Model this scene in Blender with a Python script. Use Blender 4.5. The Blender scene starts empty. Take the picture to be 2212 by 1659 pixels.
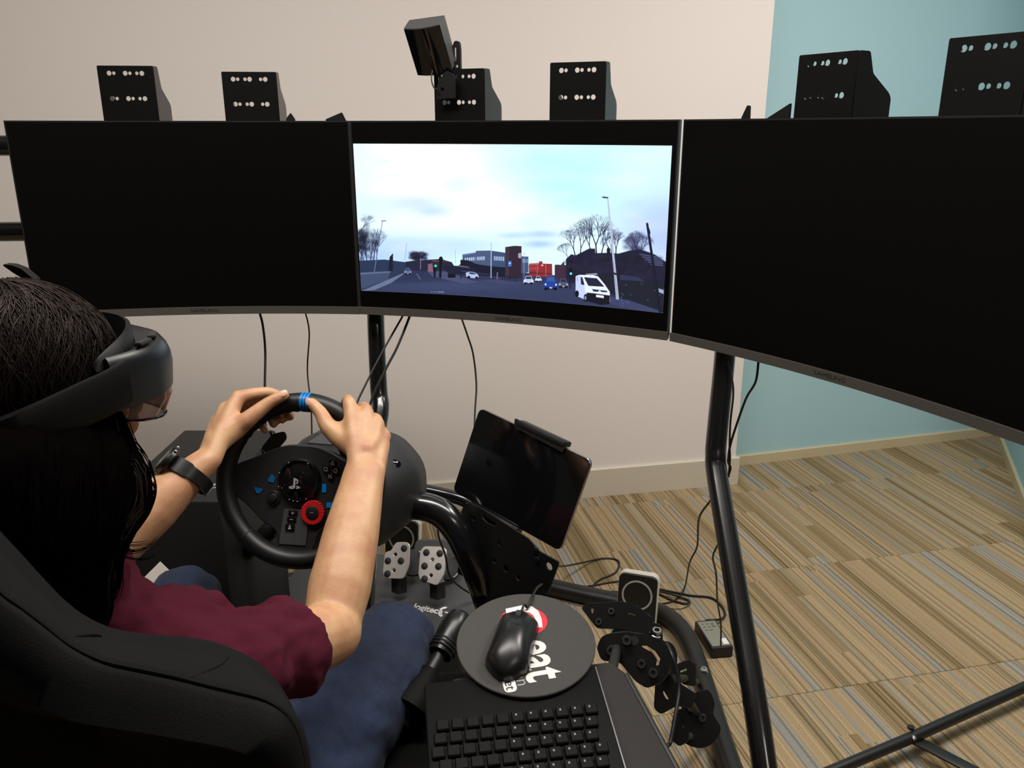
import bpy, bmesh, math, random
import numpy as np
from mathutils import Vector, Matrix, noise

random.seed(4)
SC = bpy.context.scene
COL = SC.collection

# ------------------------------------------------------------------ camera, world, lights, exposure
FPX = 1780.0
PITCH = math.radians(17.14)
CP, SP = math.cos(PITCH), math.sin(PITCH)
EYE = 1.38
cam_d = bpy.data.cameras.new('camera')
cam_d.sensor_width = 36.0
cam_d.lens = 36.0 * FPX / 2212.0
cam_d.clip_start = 0.02
cam = bpy.data.objects.new('camera', cam_d)
cam.location = (0, 0, EYE)
cam.rotation_euler = (math.radians(90) - PITCH, 0, 0)
COL.objects.link(cam)
SC.camera = cam
SC.view_settings.view_transform = 'Standard'
SC.view_settings.look = 'None'
SC.view_settings.exposure = 0.0
SC.view_settings.gamma = 1.0
SC.view_settings.use_curve_mapping = False
world = bpy.data.worlds.new('world')
SC.world = world
world.use_nodes = True
world.node_tree.nodes['Background'].inputs[0].default_value = (0.9, 0.92, 1.0, 1)
world.node_tree.nodes['Background'].inputs[1].default_value = 0.02


def area_light(name, loc, size, power, color=(1, 0.95, 0.89), aim=None):
    d = bpy.data.lights.new(name, 'AREA')
    d.shape = 'RECTANGLE'
    d.size, d.size_y = size
    d.energy = power
    d.color = color
    o = bpy.data.objects.new(name, d)
    o.location = loc
    if aim is not None:
        v = Vector(aim) - Vector(loc)
        o.rotation_euler = v.to_track_quat('-Z', 'Y').to_euler()
    COL.objects.link(o)
    return o


area_light('ceiling_lamp_wall', (-0.7, 1.05, 2.66), (1.2, 0.3), 27)
area_light('ceiling_lamp_middle', (0.35, 1.10, 2.66), (1.2, 0.3), 22)
area_light('ceiling_lamp_right', (1.45, 1.75, 2.66), (0.6, 0.6), 44)
area_light('ceiling_lamp_behind', (1.2, -0.6, 2.66), (0.6, 0.6), 9)

# ------------------------------------------------------------------ placing helpers


def P(x, y, d):
    """the point seen at photo position (x, y) that lies d metres deep along the view axis"""
    u = (x - 1106) / FPX
    v = (829.5 - y) / FPX
    return Vector((d * u, d * (CP + v * SP), EYE + d * (-SP + v * CP)))


def PZ(x, y, z):
    v = (829.5 - y) / FPX
    return P(x, y, (z - EYE) / (-SP + v * CP))


def PY(x, y, Y):
    v = (829.5 - y) / FPX
    return P(x, y, Y / (CP + v * SP))


def V(*a):
    return Vector(a)


UP = V(0, 0, 1)


def unit(v):
    return v.normalized()


def frame(ex, ey_hint):
    """three axes: ex, ey made square to it, ez = ex x ey"""
    ex = unit(ex)
    ey = unit(ey_hint - ex * ey_hint.dot(ex))
    return ex, ey, ex.cross(ey)


def catmull(pts, n=6):
    pts = [Vector(p) for p in pts]
    if len(pts) < 3:
        return pts
    out = []
    for i in range(len(pts) - 1):
        p0 = pts[max(i - 1, 0)]
        p1, p2 = pts[i], pts[i + 1]
        p3 = pts[min(i + 2, len(pts) - 1)]
        for k in range(n):
            t = k / n
            out.append(0.5 * ((2 * p1) + (p2 - p0) * t + (2 * p0 - 5 * p1 + 4 * p2 - p3) * t * t + (3 * p1 - p0 - 3 * p2 + p3) * t ** 3))
    out.append(pts[-1].copy())
    return out


def lerp_list(a, n):
    """spread the values a over n samples"""
    a = list(a)
    r = []
    for i in range(n):
        t = i / (n - 1) * (len(a) - 1)
        k = min(int(t), len(a) - 2)
        r.append(a[k] + (a[k + 1] - a[k]) * (t - k))
    return r


class MB:
    """collects geometry for ONE mesh"""

    def __init__(self):
        self.v = []
        self.f = []

    def add(self, vs, fs):
        o = len(self.v)
        self.v += [Vector(p) for p in vs]
        self.f += [tuple(i + o for i in q) for q in fs]
        return self

    def box(self, c, s, ax=None, r=0.0, seg=2):
        bm = bmesh.new()
        bmesh.ops.create_cube(bm, size=1.0)
        for q in bm.verts:
            q.co = Vector((q.co.x * s[0], q.co.y * s[1], q.co.z * s[2]))
        if r > 0:
            r = min(r, 0.49 * min(s))
            bmesh.ops.bevel(bm, geom=list(bm.edges), offset=r, segments=seg, profile=0.5, affect='EDGES')
        self.bm(bm, c, ax)
        return self

    def bm(self, bm, c=(0, 0, 0), ax=None):
        c = Vector(c)
        bm.verts.index_update()
        if ax is None:
            vs = [c + q.co for q in bm.verts]
        else:
            vs = [c + ax[0] * q.co.x + ax[1] * q.co.y + ax[2] * q.co.z for q in bm.verts]
        self.add(vs, [[q.index for q in f.verts] for f in bm.faces])
        bm.free()

    def loft(self, rings, cap=True, closed=True, loop=False):
        n = len(rings[0])
        vs = [p for r in rings for p in r]
        fs = []
        m = len(rings)
        for i in range(m if loop else m - 1):
            a, b = i * n, ((i + 1) % m) * n
            for k in range(n if closed else n - 1):
                k2 = (k + 1) % n
                fs.append((a + k, a + k2, b + k2, b + k))
        if cap and not loop and closed:
            fs.append(tuple(range(n - 1, -1, -1)))
            fs.append(tuple((m - 1) * n + k for k in range(n)))
        return self.add(vs, fs)

    def tube(self, pts, r, seg=12, n=6, flat=1.0, hint=None, loop=False, smooth=True):
        path = catmull(pts, n) if smooth and len(pts) > 2 else [Vector(p) for p in pts]
        rs = [r] * len(path) if not hasattr(r, '__len__') else lerp_list(r, len(path))
        fl = [flat] * len(path) if not hasattr(flat, '__len__') else lerp_list(flat, len(path))
        rings = []
        prev = None
        for i, p in enumerate(path):
            t = path[min(i + 1, len(path) - 1)] - path[max(i - 1, 0)]
            if t.length < 1e-9:
                t = UP
            t = unit(t)
            if prev is None:
                h = Vector(hint) if hint is not None else (UP if abs(t.z) < 0.9 else V(1, 0, 0))
            else:
                h = prev
            a = h - t * h.dot(t)
            if a.length < 1e-6:
                a = t.orthogonal()
            a = unit(a)
            prev = a
            b = t.cross(a)
            rings.append([p + (a * math.cos(k * 2 * math.pi / seg) + b * (math.sin(k * 2 * math.pi / seg) * fl[i])) * rs[i] for k in range(seg)])
        return self.loft(rings, loop=loop)

    def blob(self, pts, r, seg=14, n=6, flat=1.0, hint=None):
        """a limb: a tube with rounded ends"""
        path = catmull(pts, n)
        rs = [r] * len(path) if not hasattr(r, '__len__') else lerp_list(r, len(path))
        self.tube(path, rs, seg=seg, flat=flat, hint=hint, smooth=False)
        f0 = flat[0] if hasattr(flat, '__len__') else min(flat, 1.0)
        f1 = flat[-1] if hasattr(flat, '__len__') else min(flat, 1.0)
        self.ball(path[0], (rs[0] * f0,) * 3, seg=seg)
        self.ball(path[-1], (rs[-1] * f1,) * 3, seg=seg)
        return self

    def cyl(self, p0, p1, r0, r1=None, seg=20):
        r1 = r0 if r1 is None else r1
        return self.tube([p0, p1], [r0, r1], seg=seg, smooth=False)

    def lathe(self, c, axis, prof, seg=24, hint=None):
        """prof: (radius, distance along the axis) pairs"""
        axis = unit(Vector(axis))
        a = Vector(hint) if hint is not None else axis.orthogonal()
        a = unit(a - axis * a.dot(axis))
        b = axis.cross(a)
        c = Vector(c)
        return self.loft([[c + axis * h + (a * math.cos(2 * math.pi * k / seg) + b * math.sin(2 * math.pi * k / seg)) * max(rr, 1e-5) for k in range(seg)] for rr, h in prof])

    def ball(self, c, r, ax=None, seg=16):
        bm = bmesh.new()
        bmesh.ops.create_uvsphere(bm, u_segments=seg, v_segments=max(6, seg // 2), radius=1.0)
        for q in bm.verts:
            q.co = Vector((q.co.x * r[0], q.co.y * r[1], q.co.z * r[2]))
        self.bm(bm, c, ax)
        return self

    def plate(self, loops, t, O, ex, ey, bevel=0.0):
        """a flat sheet t thick with the outline loops[0] and holes loops[1:], in the plane O + ex, ey"""
        cu = bpy.data.curves.new('plate', 'CURVE')
        cu.dimensions = '2D'
        cu.fill_mode = 'BOTH'
        cu.extrude = t / 2
        cu.bevel_depth = bevel
        cu.bevel_resolution = 0
        for lp in loops:
            s = cu.splines.new('POLY')
            s.points.add(len(lp) - 1)
            for q, (x, y) in zip(s.points, lp):
                q.co = (x, y, 0, 1)
            s.use_cyclic_u = True
        self._curve(cu, O, ex, ey)
        return self

    def _curve(self, cu, O, ex, ey):
        ob = bpy.data.objects.new('tmp', cu)
        me = bpy.data.meshes.new_from_object(ob)
        ez = ex.cross(ey)
        O = Vector(O)
        self.add([O + ex * q.co.x + ey * q.co.y + ez * q.co.z for q in me.vertices], [tuple(p.vertices) for p in me.polygons])
        bpy.data.meshes.remove(me)
        bpy.data.objects.remove(ob)
        bpy.data.curves.remove(cu)

    def text(self, s, size, O, ex, ey, t=0.0004, align='CENTER', bold=0.0, squeeze=1.0):
        cu = bpy.data.curves.new('text', 'FONT')
        cu.body = s
        cu.size = size
        cu.align_x = align
        cu.align_y = 'CENTER'
        cu.extrude = t / 2
        cu.offset = bold
        cu.resolution_u = 4
        self._curve(cu, O, ex * squeeze, ey)
        return self

    def mesh(self, name, loc=(0, 0, 0), ang=35):
        loc = Vector(loc)
        me = bpy.data.meshes.new(name)
        me.from_pydata([p - loc for p in self.v], [], self.f)
        bm = bmesh.new()
        bm.from_mesh(me)
        bmesh.ops.recalc_face_normals(bm, faces=bm.faces)
        bm.to_mesh(me)
        bm.free()
        if ang:
            me.shade_smooth()
            me.set_sharp_from_angle(angle=math.radians(ang))
        return me


def circle(x, y, r, n=14):
    return [(x + r * math.cos(2 * math.pi * k / n), y + r * math.sin(2 * math.pi * k / n)) for k in range(n)]


def rrect(x0, y0, x1, y1, r, n=4):
    out = []
    for cx, cy, a in ((x1 - r, y1 - r, 0), (x0 + r, y1 - r, 90), (x0 + r, y0 + r, 180), (x1 - r, y0 + r, 270)):
        for k in range(n + 1):
            t = math.radians(a + 90 * k / n)
            out.append((cx + r * math.cos(t), cy + r * math.sin(t)))
    return out


def round_poly(pts, r, n=3):
    """round the corners of a 2D outline"""
    out = []
    m = len(pts)
    for i in range(m):
        p = Vector(pts[i])
        a = Vector(pts[i - 1]) - p
        b = Vector(pts[(i + 1) % m]) - p
        k = min(r, a.length * 0.45, b.length * 0.45)
        p0 = p + a.normalized() * k
        p1 = p + b.normalized() * k
        for j in range(n + 1):
            t = j / n
            q = p0 * (1 - t) ** 2 + p * 2 * t * (1 - t) + p1 * t * t
            out.append((q.x, q.y))
    return out


def link(name, me, mat, parent=None, loc=None):
    o = bpy.data.objects.new(name, me)
    if mat is not None and not me.materials:
        me.materials.append(mat)
    COL.objects.link(o)
    if parent is not None:
        o.parent = parent
    if loc is not None:
        o.location = loc
    return o


def tag(o, label, cat, group=None, kind=None):
    o['label'] = label
    o['category'] = cat
    if group:
        o['group'] = group
    if kind:
        o['kind'] = kind
    return o


class Thing:
    """an Empty at the thing's base that parents its parts"""

    def __init__(self, name, label, cat, base, group=None):
        self.o = bpy.data.objects.new(name, None)
        self.o.empty_display_size = 0.03
        self.loc = Vector(base)
        self.o.location = self.loc
        COL.objects.link(self.o)
        tag(self.o, label, cat, group)

    def part(self, name, mb, mat, parent=None, ang=35, label=None):
        me = mb if isinstance(mb, bpy.types.Mesh) else mb.mesh(name, self.loc, ang)
        o = link(name, me, mat, parent or self.o)
        if label:
            o['label'] = label
        return o


def single(name, mb, mat, label, cat, group=None, ang=35):
    """a thing that is one mesh, its origin at the middle of its base"""
    lo = Vector((min(p.x for p in mb.v), min(p.y for p in mb.v), min(p.z for p in mb.v)))
    hi = Vector((max(p.x for p in mb.v), max(p.y for p in mb.v), max(p.z for p in mb.v)))
    base = V((lo.x + hi.x) / 2, (lo.y + hi.y) / 2, lo.z)
    o = link(name, mb.mesh(name, base, ang), mat, None, base)
    return tag(o, label, cat, group)


def structure(name, mb, mat, ang=35, parent=None):
    o = link(name, mb.mesh(name, (0, 0, 0), ang), mat, parent)
    if parent is None:
        o['kind'] = 'structure'
    return o


def remeshed(mb, name, loc, voxel, smooth_iter=4, factor=0.5):
    """one continuous skin over all the pieces in mb"""
    me = mb.mesh('tmp', loc, 0)
    ob = bpy.data.objects.new('tmp', me)
    COL.objects.link(ob)
    m = ob.modifiers.new('r', 'REMESH')
    m.mode = 'VOXEL'
    m.voxel_size = voxel
    m.use_smooth_shade = True
    if smooth_iter:
        s = ob.modifiers.new('s', 'SMOOTH')
        s.factor = factor
        s.iterations = smooth_iter
    dg = bpy.context.evaluated_depsgraph_get()
    dg.update()
    out = bpy.data.meshes.new_from_object(ob.evaluated_get(dg))
    out.name = name
    bpy.data.objects.remove(ob)
    bpy.data.meshes.remove(me)
    out.shade_smooth()
    return out


def displace(me, loc, fn):
    """move each vertex along its normal by fn(world position, normal)"""
    loc = Vector(loc)
    nr = [v.normal.copy() for v in me.vertices]
    for v, n in zip(me.vertices, nr):
        v.co += n * fn(v.co + loc, n)
    me.update()


# ------------------------------------------------------------------ materials
def srgb(r, g, b):
    def c(x):
        x = x / 255
        return x / 12.92 if x <= 0.04045 else ((x + 0.055) / 1.055) ** 2.4
    return (c(r), c(g), c(b), 1)


def mat(name, col, rough=0.5, metal=0.0, spec=0.5, bump=0.0, bscale=300, var=0.0, vscale=20, emit=0.0, coat=0.0, sheen=0.0, trans=0.0, sss=0.0):
    m = bpy.data.materials.new(name)
    m.use_nodes = True
    nt = m.node_tree
    b = nt.nodes['Principled BSDF']
    b.inputs['Base Color'].default_value = col
    b.inputs['Roughness'].default_value = rough
    b.inputs['Metallic'].default_value = metal
    b.inputs['Specular IOR Level'].default_value = spec
    b.inputs['Coat Weight'].default_value = coat
    b.inputs['Coat Roughness'].default_value = 0.08
    b.inputs['Sheen Weight'].default_value = sheen
    b.inputs['Transmission Weight'].default_value = trans
    if sss:
        b.inputs['Subsurface Weight'].default_value = sss
        b.inputs['Subsurface Radius'].default_value = (0.01, 0.004, 0.002)
        b.inputs['Subsurface Scale'].default_value = 0.6
    tc = nt.nodes.new('ShaderNodeTexCoord')
    if var:
        n = nt.nodes.new('ShaderNodeTexNoise')
        n.inputs['Scale'].default_value = vscale
        n.inputs['Detail'].default_value = 4
        nt.links.new(tc.outputs['Object'], n.inputs['Vector'])
        r = nt.nodes.new('ShaderNodeValToRGB')
        r.color_ramp.elements[0].position = 0.3
        r.color_ramp.elements[1].position = 0.7
        r.color_ramp.elements[0].color = tuple(c * (1 - var) for c in col[:3]) + (1,)
        r.color_ramp.elements[1].color = tuple(min(1, c * (1 + var)) for c in col[:3]) + (1,)
        nt.links.new(n.outputs['Fac'], r.inputs['Fac'])
        nt.links.new(r.outputs['Color'], b.inputs['Base Color'])
    if bump:
        n2 = nt.nodes.new('ShaderNodeTexNoise')
        n2.inputs['Scale'].default_value = bscale
        n2.inputs['Detail'].default_value = 3
        nt.links.new(tc.outputs['Object'], n2.inputs['Vector'])
        bp = nt.nodes.new('ShaderNodeBump')
        bp.inputs['Strength'].default_value = bump
        bp.inputs['Distance'].default_value = 0.001
        nt.links.new(n2.outputs['Fac'], bp.inputs['Height'])
        nt.links.new(bp.outputs['Normal'], b.inputs['Normal'])
    if emit:
        b.inputs['Emission Color'].default_value = col
        b.inputs['Emission Strength'].default_value = emit
    return m


M = {}
M['white_wall'] = mat('white_wall_paint', srgb(229, 220, 214), 0.85, spec=0.2, bump=0.15, bscale=160)
M['teal_wall'] = mat('teal_wall_paint', srgb(170, 204, 211), 0.8, spec=0.2, bump=0.15, bscale=160)
M['dark_wall'] = mat('dim_grey_wall', (0.10, 0.105, 0.10, 1), 0.9)
M['skirting'] = mat('cream_skirting', srgb(205, 195, 178), 0.55)
M['skirting_wood'] = mat('beige_skirting', srgb(200, 184, 150), 0.6)
M['ceiling'] = mat('ceiling_white', srgb(225, 222, 215), 0.9)
M['gloss_black'] = mat('gloss_black_paint', (0.006, 0.006, 0.0065, 1), 0.22, coat=0.6)
M['satin_black'] = mat('satin_black_steel', (0.008, 0.008, 0.008, 1), 0.42, bump=0.1, bscale=900)
M['bracket_black'] = mat('powder_coated_black', (0.004, 0.0038, 0.0036, 1), 0.34, bump=0.15, bscale=900)
M['plastic_black'] = mat('black_plastic', (0.0075, 0.0075, 0.008, 1), 0.45, bump=0.1, bscale=800)
M['plastic_dark'] = mat('charcoal_plastic', (0.014, 0.014, 0.0155, 1), 0.5, bump=0.15, bscale=800)
M['plastic_grey'] = mat('dark_grey_plastic', (0.05, 0.051, 0.053, 1), 0.55, bump=0.15, bscale=700)
M['rubber'] = mat('rubber_black', (0.008, 0.008, 0.008, 1), 0.7)
M['screen_off'] = mat('dark_screen', (0.0025, 0.0023, 0.002, 1), 0.42, spec=0.16)
M['bezel'] = mat('monitor_casing', (0.012, 0.012, 0.013, 1), 0.5)
M['chin'] = mat('brushed_dark_grey_chin', srgb(84, 79, 74), 0.45)
M['letter_dark'] = mat('dark_lettering', (0.02, 0.019, 0.018, 1), 0.5)
M['letter_white'] = mat('white_print', srgb(225, 222, 218), 0.6)
M['letter_grey'] = mat('grey_print', srgb(150, 150, 150), 0.6)
M['steel'] = mat('bright_steel', (0.55, 0.55, 0.54, 1), 0.28, metal=1.0)
M['pedal_steel'] = mat('brushed_pedal_steel', (0.74, 0.69, 0.65, 1), 0.42, metal=0.85, bump=0.1, bscale=400)
M['glass_black'] = mat('black_glass', (0.004, 0.004, 0.0045, 1), 0.06, spec=0.6)
M['silver_edge'] = mat('silver_edge', (0.35, 0.35, 0.36, 1), 0.3, metal=1.0)
M['red'] = mat('red_plastic', srgb(190, 20, 22), 0.45)
M['blue'] = mat('blue_plastic', srgb(0, 125, 205), 0.4)
M['white_plastic'] = mat('white_plastic', srgb(215, 208, 196), 0.45)
M['grey_ring'] = mat('pale_grey_ring', srgb(170, 168, 164), 0.5)
M['brick_label'] = mat('grey_label', srgb(128, 128, 116), 0.6)
M['cable'] = mat('cable_black', (0.006, 0.005, 0.005, 1), 0.5)
M['paper'] = mat('white_paper', srgb(232, 224, 214), 0.8)
M['mouse_pad'] = mat('charcoal_cloth', srgb(66, 64, 62), 0.9, bump=0.3, bscale=1400, var=0.12, vscale=500)
M['mouse'] = mat('black_mouse_plastic', (0.009, 0.009, 0.0095, 1), 0.3, bump=0.05, bscale=1200)
M['pad_red'] = mat('red_print', srgb(214, 40, 58), 0.7)
M['seat_black'] = mat('black_seat_leather', (0.0022, 0.0022, 0.0024, 1), 0.7, spec=0.12, bump=0.25, bscale=500)
M['seat_rim'] = mat('charcoal_seat_fabric', (0.0068, 0.0068, 0.0072, 1), 0.9, spec=0.1, bump=0.35, bscale=900)
M['shirt'] = mat('maroon_cotton', srgb(72, 15, 33), 0.9, spec=0.2, bump=0.35, bscale=1100, var=0.12, vscale=500)
M['watch_black'] = mat('watch_black', (0.006, 0.006, 0.006, 1), 0.35)
M['nail'] = mat('finger_nail', srgb(226, 178, 150), 0.35)
M['headset'] = mat('charcoal_headset', (0.009, 0.009, 0.0105, 1), 0.34)
M['headset_dark'] = mat('black_headset_band', (0.003, 0.003, 0.0033, 1), 0.5, spec=0.25)
M['box_top'] = mat('dark_box', (0.011, 0.011, 0.0105, 1), 0.65, spec=0.3, bump=0.1, bscale=500)
M['key'] = mat('keycap', (0.002, 0.002, 0.002, 1), 0.6, spec=0.15)
M['keyboard'] = mat('keyboard_black', (0.0022, 0.0022, 0.0022, 1), 0.6, spec=0.15)
M['tray'] = mat('dark_grey_tray', srgb(46, 42, 41), 0.6, spec=0.2, bump=0.1, bscale=600)
M['lip'] = mat('lip', srgb(170, 95, 85), 0.5)


def jeans_mat():
    m = mat('blue_denim', srgb(36, 52, 92), 0.88, sheen=0.05)
    nt = m.node_tree
    b = nt.nodes['Principled BSDF']
    tc = nt.nodes.new('ShaderNodeTexCoord')
    n = nt.nodes.new('ShaderNodeTexNoise')
    n.inputs['Scale'].default_value = 900
    n.inputs['Detail'].default_value = 2
    nt.links.new(tc.outputs['Object'], n.inputs['Vector'])
    n2 = nt.nodes.new('ShaderNodeTexNoise')
    n2.inputs['Scale'].default_value = 9
    n2.inputs['Detail'].default_value = 3
    nt.links.new(tc.outputs['Object'], n2.inputs['Vector'])
    r = nt.nodes.new('ShaderNodeValToRGB')
    r.color_ramp.elements[0].position = 0.35
    r.color_ramp.elements[0].color = srgb(8, 13, 29)
    r.color_ramp.elements[1].position = 0.75
    r.color_ramp.elements[1].color = srgb(43, 60, 95)
    mx = nt.nodes.new('ShaderNodeMath')
    mx.operation = 'MULTIPLY_ADD'
    mx.inputs[1].default_value = 0.55
    ad = nt.nodes.new('ShaderNodeMath')
    ad.operation = 'MULTIPLY'
    ad.inputs[1].default_value = 0.5
    nt.links.new(n2.outputs['Fac'], ad.inputs[0])
    nt.links.new(n.outputs['Fac'], mx.inputs[0])
    nt.links.new(ad.outputs[0], mx.inputs[2])
    nt.links.new(mx.outputs[0], r.inputs['Fac'])
    nt.links.new(r.outputs['Color'], b.inputs['Base Color'])
    bp = nt.nodes.new('ShaderNodeBump')
    bp.inputs['Strength'].default_value = 0.3
    bp.inputs['Distance'].default_value = 0.001
    nt.links.new(n.outputs['Fac'], bp.inputs['Height'])
    nt.links.new(bp.outputs['Normal'], b.inputs['Normal'])
    return m


def skin_mat():
    m = mat('skin', srgb(205, 160, 118), 0.48, sss=0.12, bump=0.25, bscale=260)
    nt = m.node_tree
    b = nt.nodes['Principled BSDF']
    tc = nt.nodes.new('ShaderNodeTexCoord')
    n = nt.nodes.new('ShaderNodeTexNoise')
    n.inputs['Scale'].default_value = 28
    n.inputs['Detail'].default_value = 4
    nt.links.new(tc.outputs['Object'], n.inputs['Vector'])
    r = nt.nodes.new('ShaderNodeValToRGB')
    r.color_ramp.elements[0].position = 0.3
    r.color_ramp.elements[0].color = srgb(184, 131, 98)
    r.color_ramp.elements[1].position = 0.62
    r.color_ramp.elements[1].color = srgb(200, 157, 117)
    nt.links.new(n.outputs['Fac'], r.inputs['Fac'])
    nt.links.new(r.outputs['Color'], b.inputs['Base Color'])
    return m


def hair_mat():
    m = mat('dark_brown_hair', (0.0085, 0.005, 0.0042, 1), 0.42, spec=0.2)
    m.node_tree.nodes['Principled BSDF'].inputs['Specular Tint'].default_value = (1.0, 0.78, 0.66, 1)
    return m


def carpet_mat():
    """striped loop pile: bands and single yarns run along each tile's own y axis, offset per tile"""
    m = bpy.data.materials.new('striped_carpet')
    m.use_nodes = True
    nt = m.node_tree
    N, L = nt.nodes.new, nt.links.new
    b = nt.nodes['Principled BSDF']
    b.inputs['Roughness'].default_value = 0.95
    b.inputs['Specular IOR Level'].default_value = 0.1
    tc = N('ShaderNodeTexCoord')
    oi = N('ShaderNodeObjectInfo')
    sep = N('ShaderNodeSeparateXYZ')
    L(tc.outputs['Object'], sep.inputs[0])

    def math_(op, a, bb=None, c=None):
        n = N('ShaderNodeMath')
        n.operation = op
        for i, x in enumerate((a, bb, c)):
            if x is None:
                continue
            if isinstance(x, (int, float)):
                n.inputs[i].default_value = x
            else:
                L(x, n.inputs[i])
        return n.outputs[0]

    rnd = math_('MULTIPLY', oi.outputs['Random'], 91.7)
    # strips 29 mm wide end at different places along the tile
    strip = math_('FLOOR', math_('MULTIPLY', sep.outputs['X'], 1 / 0.058))
    ws = N('ShaderNodeTexWhiteNoise')
    ws.noise_dimensions = '1D'
    L(math_('ADD', strip, rnd), ws.inputs['W'])
    cut = math_('GREATER_THAN', sep.outputs['Y'], math_('MULTIPLY_ADD', ws.outputs['Value'], 1.5, -0.75))
    w0 = math_('ADD', sep.outputs['X'], rnd)
    w = math_('ADD', w0, math_('MULTIPLY', cut, 0.37))

    def noise1(scale, wv, detail=0):
        n = N('ShaderNodeTexNoise')
        n.noise_dimensions = '1D'
        n.inputs['Scale'].default_value = scale
        n.inputs['Detail'].default_value = detail
        L(wv, n.inputs['W'])
        return n.outputs['Fac']

    def ramp(fac, els, interp='CONSTANT'):
        r = N('ShaderNodeValToRGB')
        r.color_ramp.interpolation = interp
        while len(r.color_ramp.elements) < len(els):
            r.color_ramp.elements.new(0.5)
        for e, (p, c) in zip(r.color_ramp.elements, els):
            e.position = p
            e.color = c
        L(fac, r.inputs['Fac'])
        return r.outputs['Color']

    def mix(fac, a, c, mode='MIX'):
        n = N('ShaderNodeMix')
        n.data_type = 'RGBA'
        n.blend_type = mode
        if isinstance(fac, (int, float)):
            n.inputs['Factor'].default_value = fac
        else:
            L(fac, n.inputs['Factor'])
        for sock, x in ((n.inputs['A'], a), (n.inputs['B'], c)):
            if isinstance(x, tuple):
                sock.default_value = x
            else:
                L(x, sock)
        return n.outputs['Result']

    tan, olive, grey, brown, sand = srgb(176, 156, 124), srgb(156, 140, 110), srgb(156, 155, 150), srgb(147, 128, 96), srgb(166, 153, 128)
    base = ramp(noise1(9, w, 1), [(0.0, brown), (0.36, olive), (0.44, tan), (0.52, sand), (0.58, grey), (0.67, tan), (0.74, olive)])
    yarn = ramp(noise1(95, w), [(0.0, (0.12, 0.12, 0.12, 1)), (0.36, (0.5, 0.5, 0.5, 1)), (0.62, (0.82, 0.82, 0.82, 1)), (0.68, (0.5, 0.5, 0.5, 1))])
    col = mix(0.42, base, yarn, 'OVERLAY')
    dark = math_('LESS_THAN', noise1(170, math_('ADD', w, 7.3)), 0.31)
    gate = math_('GREATER_THAN', noise1(7, math_('ADD', w0, 3.1)), 0.47)
    col = mix(math_('MULTIPLY', math_('MULTIPLY', dark, gate), 0.6), col, srgb(66, 54, 40))
    light = math_('GREATER_THAN', noise1(190, math_('ADD', w, 17.9)), 0.70)
    col = mix(math_('MULTIPLY', light, 0.45), col, srgb(222, 202, 164))
    gn = N('ShaderNodeTexNoise')
    gn.inputs['Scale'].default_value = 420
    gn.inputs['Detail'].default_value = 2
    L(tc.outputs['Object'], gn.inputs['Vector'])
    grain = ramp(gn.outputs['Fac'], [(0.3, (0.60, 0.58, 0.55, 1)), (0.7, (1.0, 0.97, 0.93, 1))], 'LINEAR')
    col = mix(1.0, col, grain, 'MULTIPLY')
    L(col, b.inputs['Base Color'])
    bp = N('ShaderNodeBump')
    bp.inputs['Strength'].default_value = 0.6
    bp.inputs['Distance'].default_value = 0.002
    L(gn.outputs['Fac'], bp.inputs['Height'])
    L(bp.outputs['Normal'], b.inputs['Normal'])
    return m


M['jeans'] = jeans_mat()
M['skin'] = skin_mat()
M['hair'] = hair_mat()
M['hair_mass'] = mat('dark_hair_mass', (0.0022, 0.0016, 0.0015, 1), 0.8, spec=0.0)
M['carpet'] = carpet_mat()

# ------------------------------------------------------------------ room
ROW = math.radians(12.4)
E1 = V(math.cos(ROW), math.sin(ROW), 0)
E2 = V(-math.sin(ROW), math.cos(ROW), 0)


def wall(name, a, b, m, t=0.1, h=2.7):
    """upright slab from a to b, its seen face on the line a-b"""
    a, b = Vector((*a, 0)), Vector((*b, 0))
    d = unit(b - a)
    n = V(-d.y, d.x, 0)
    mid = (a + b) / 2 + n * t / 2
    return structure(name, MB().box((mid.x, mid.y, h / 2), ((b - a).length, t, h), (d, n, UP)), m)


def skirt(name, a, b, h, t, m, chamfer=0.0):
    a, b = Vector((*a, 0)), Vector((*b, 0))
    d = unit(b - a)
    n = V(-d.y, d.x, 0)
    prof = [(0, 0), (-t, 0), (-t, h - chamfer), (-t + chamfer, h), (0, h)]
    mb = MB()
    mb.loft([[q + n * x + UP * z for x, z in prof] for q in (a, b)])
    return structure(name, mb, m)


W1a, W1b = (-2.6, 2.364), (0.905, 3.10)
wall('wall_back', W1a, W1b, M['white_wall'], t=0.14)
RET = (W1b[0] - 0.035, W1b[1] + 0.165)
W2b = (2.30, 3.665)
wall('wall_right', RET, W2b, M['teal_wall'])
W3b = (1.78, 2.45)
wall('wall_side', W2b, W3b, M['teal_wall'])
wall('wall_alcove', W3b, (3.4, 2.2), M['teal_wall'])
wall('wall_far_right', (3.4, 2.3), (3.4, -2.4), M['dark_wall'])
wall('wall_behind', (3.4, -2.4), (-2.6, -2.4), M['dark_wall'])
wall('wall_left', (-2.6, -2.4), (-2.6, 2.4), M['dark_wall'])
structure('ceiling', MB().box((0.4, 0.7, 2.76), (6.4, 6.8, 0.1)), M['ceiling'])
skirt('baseboard_back', W1a, (W1b[0] + 0.012, W1b[1] + 0.003), 0.118, 0.013, M['skirting'], 0.004)
skirt('baseboard_right', RET, W2b, 0.045, 0.012, M['skirting_wood'], 0.003)
skirt('baseboard_side', W2b, W3b, 0.045, 0.012, M['skirting_wood'], 0.003)

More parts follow.
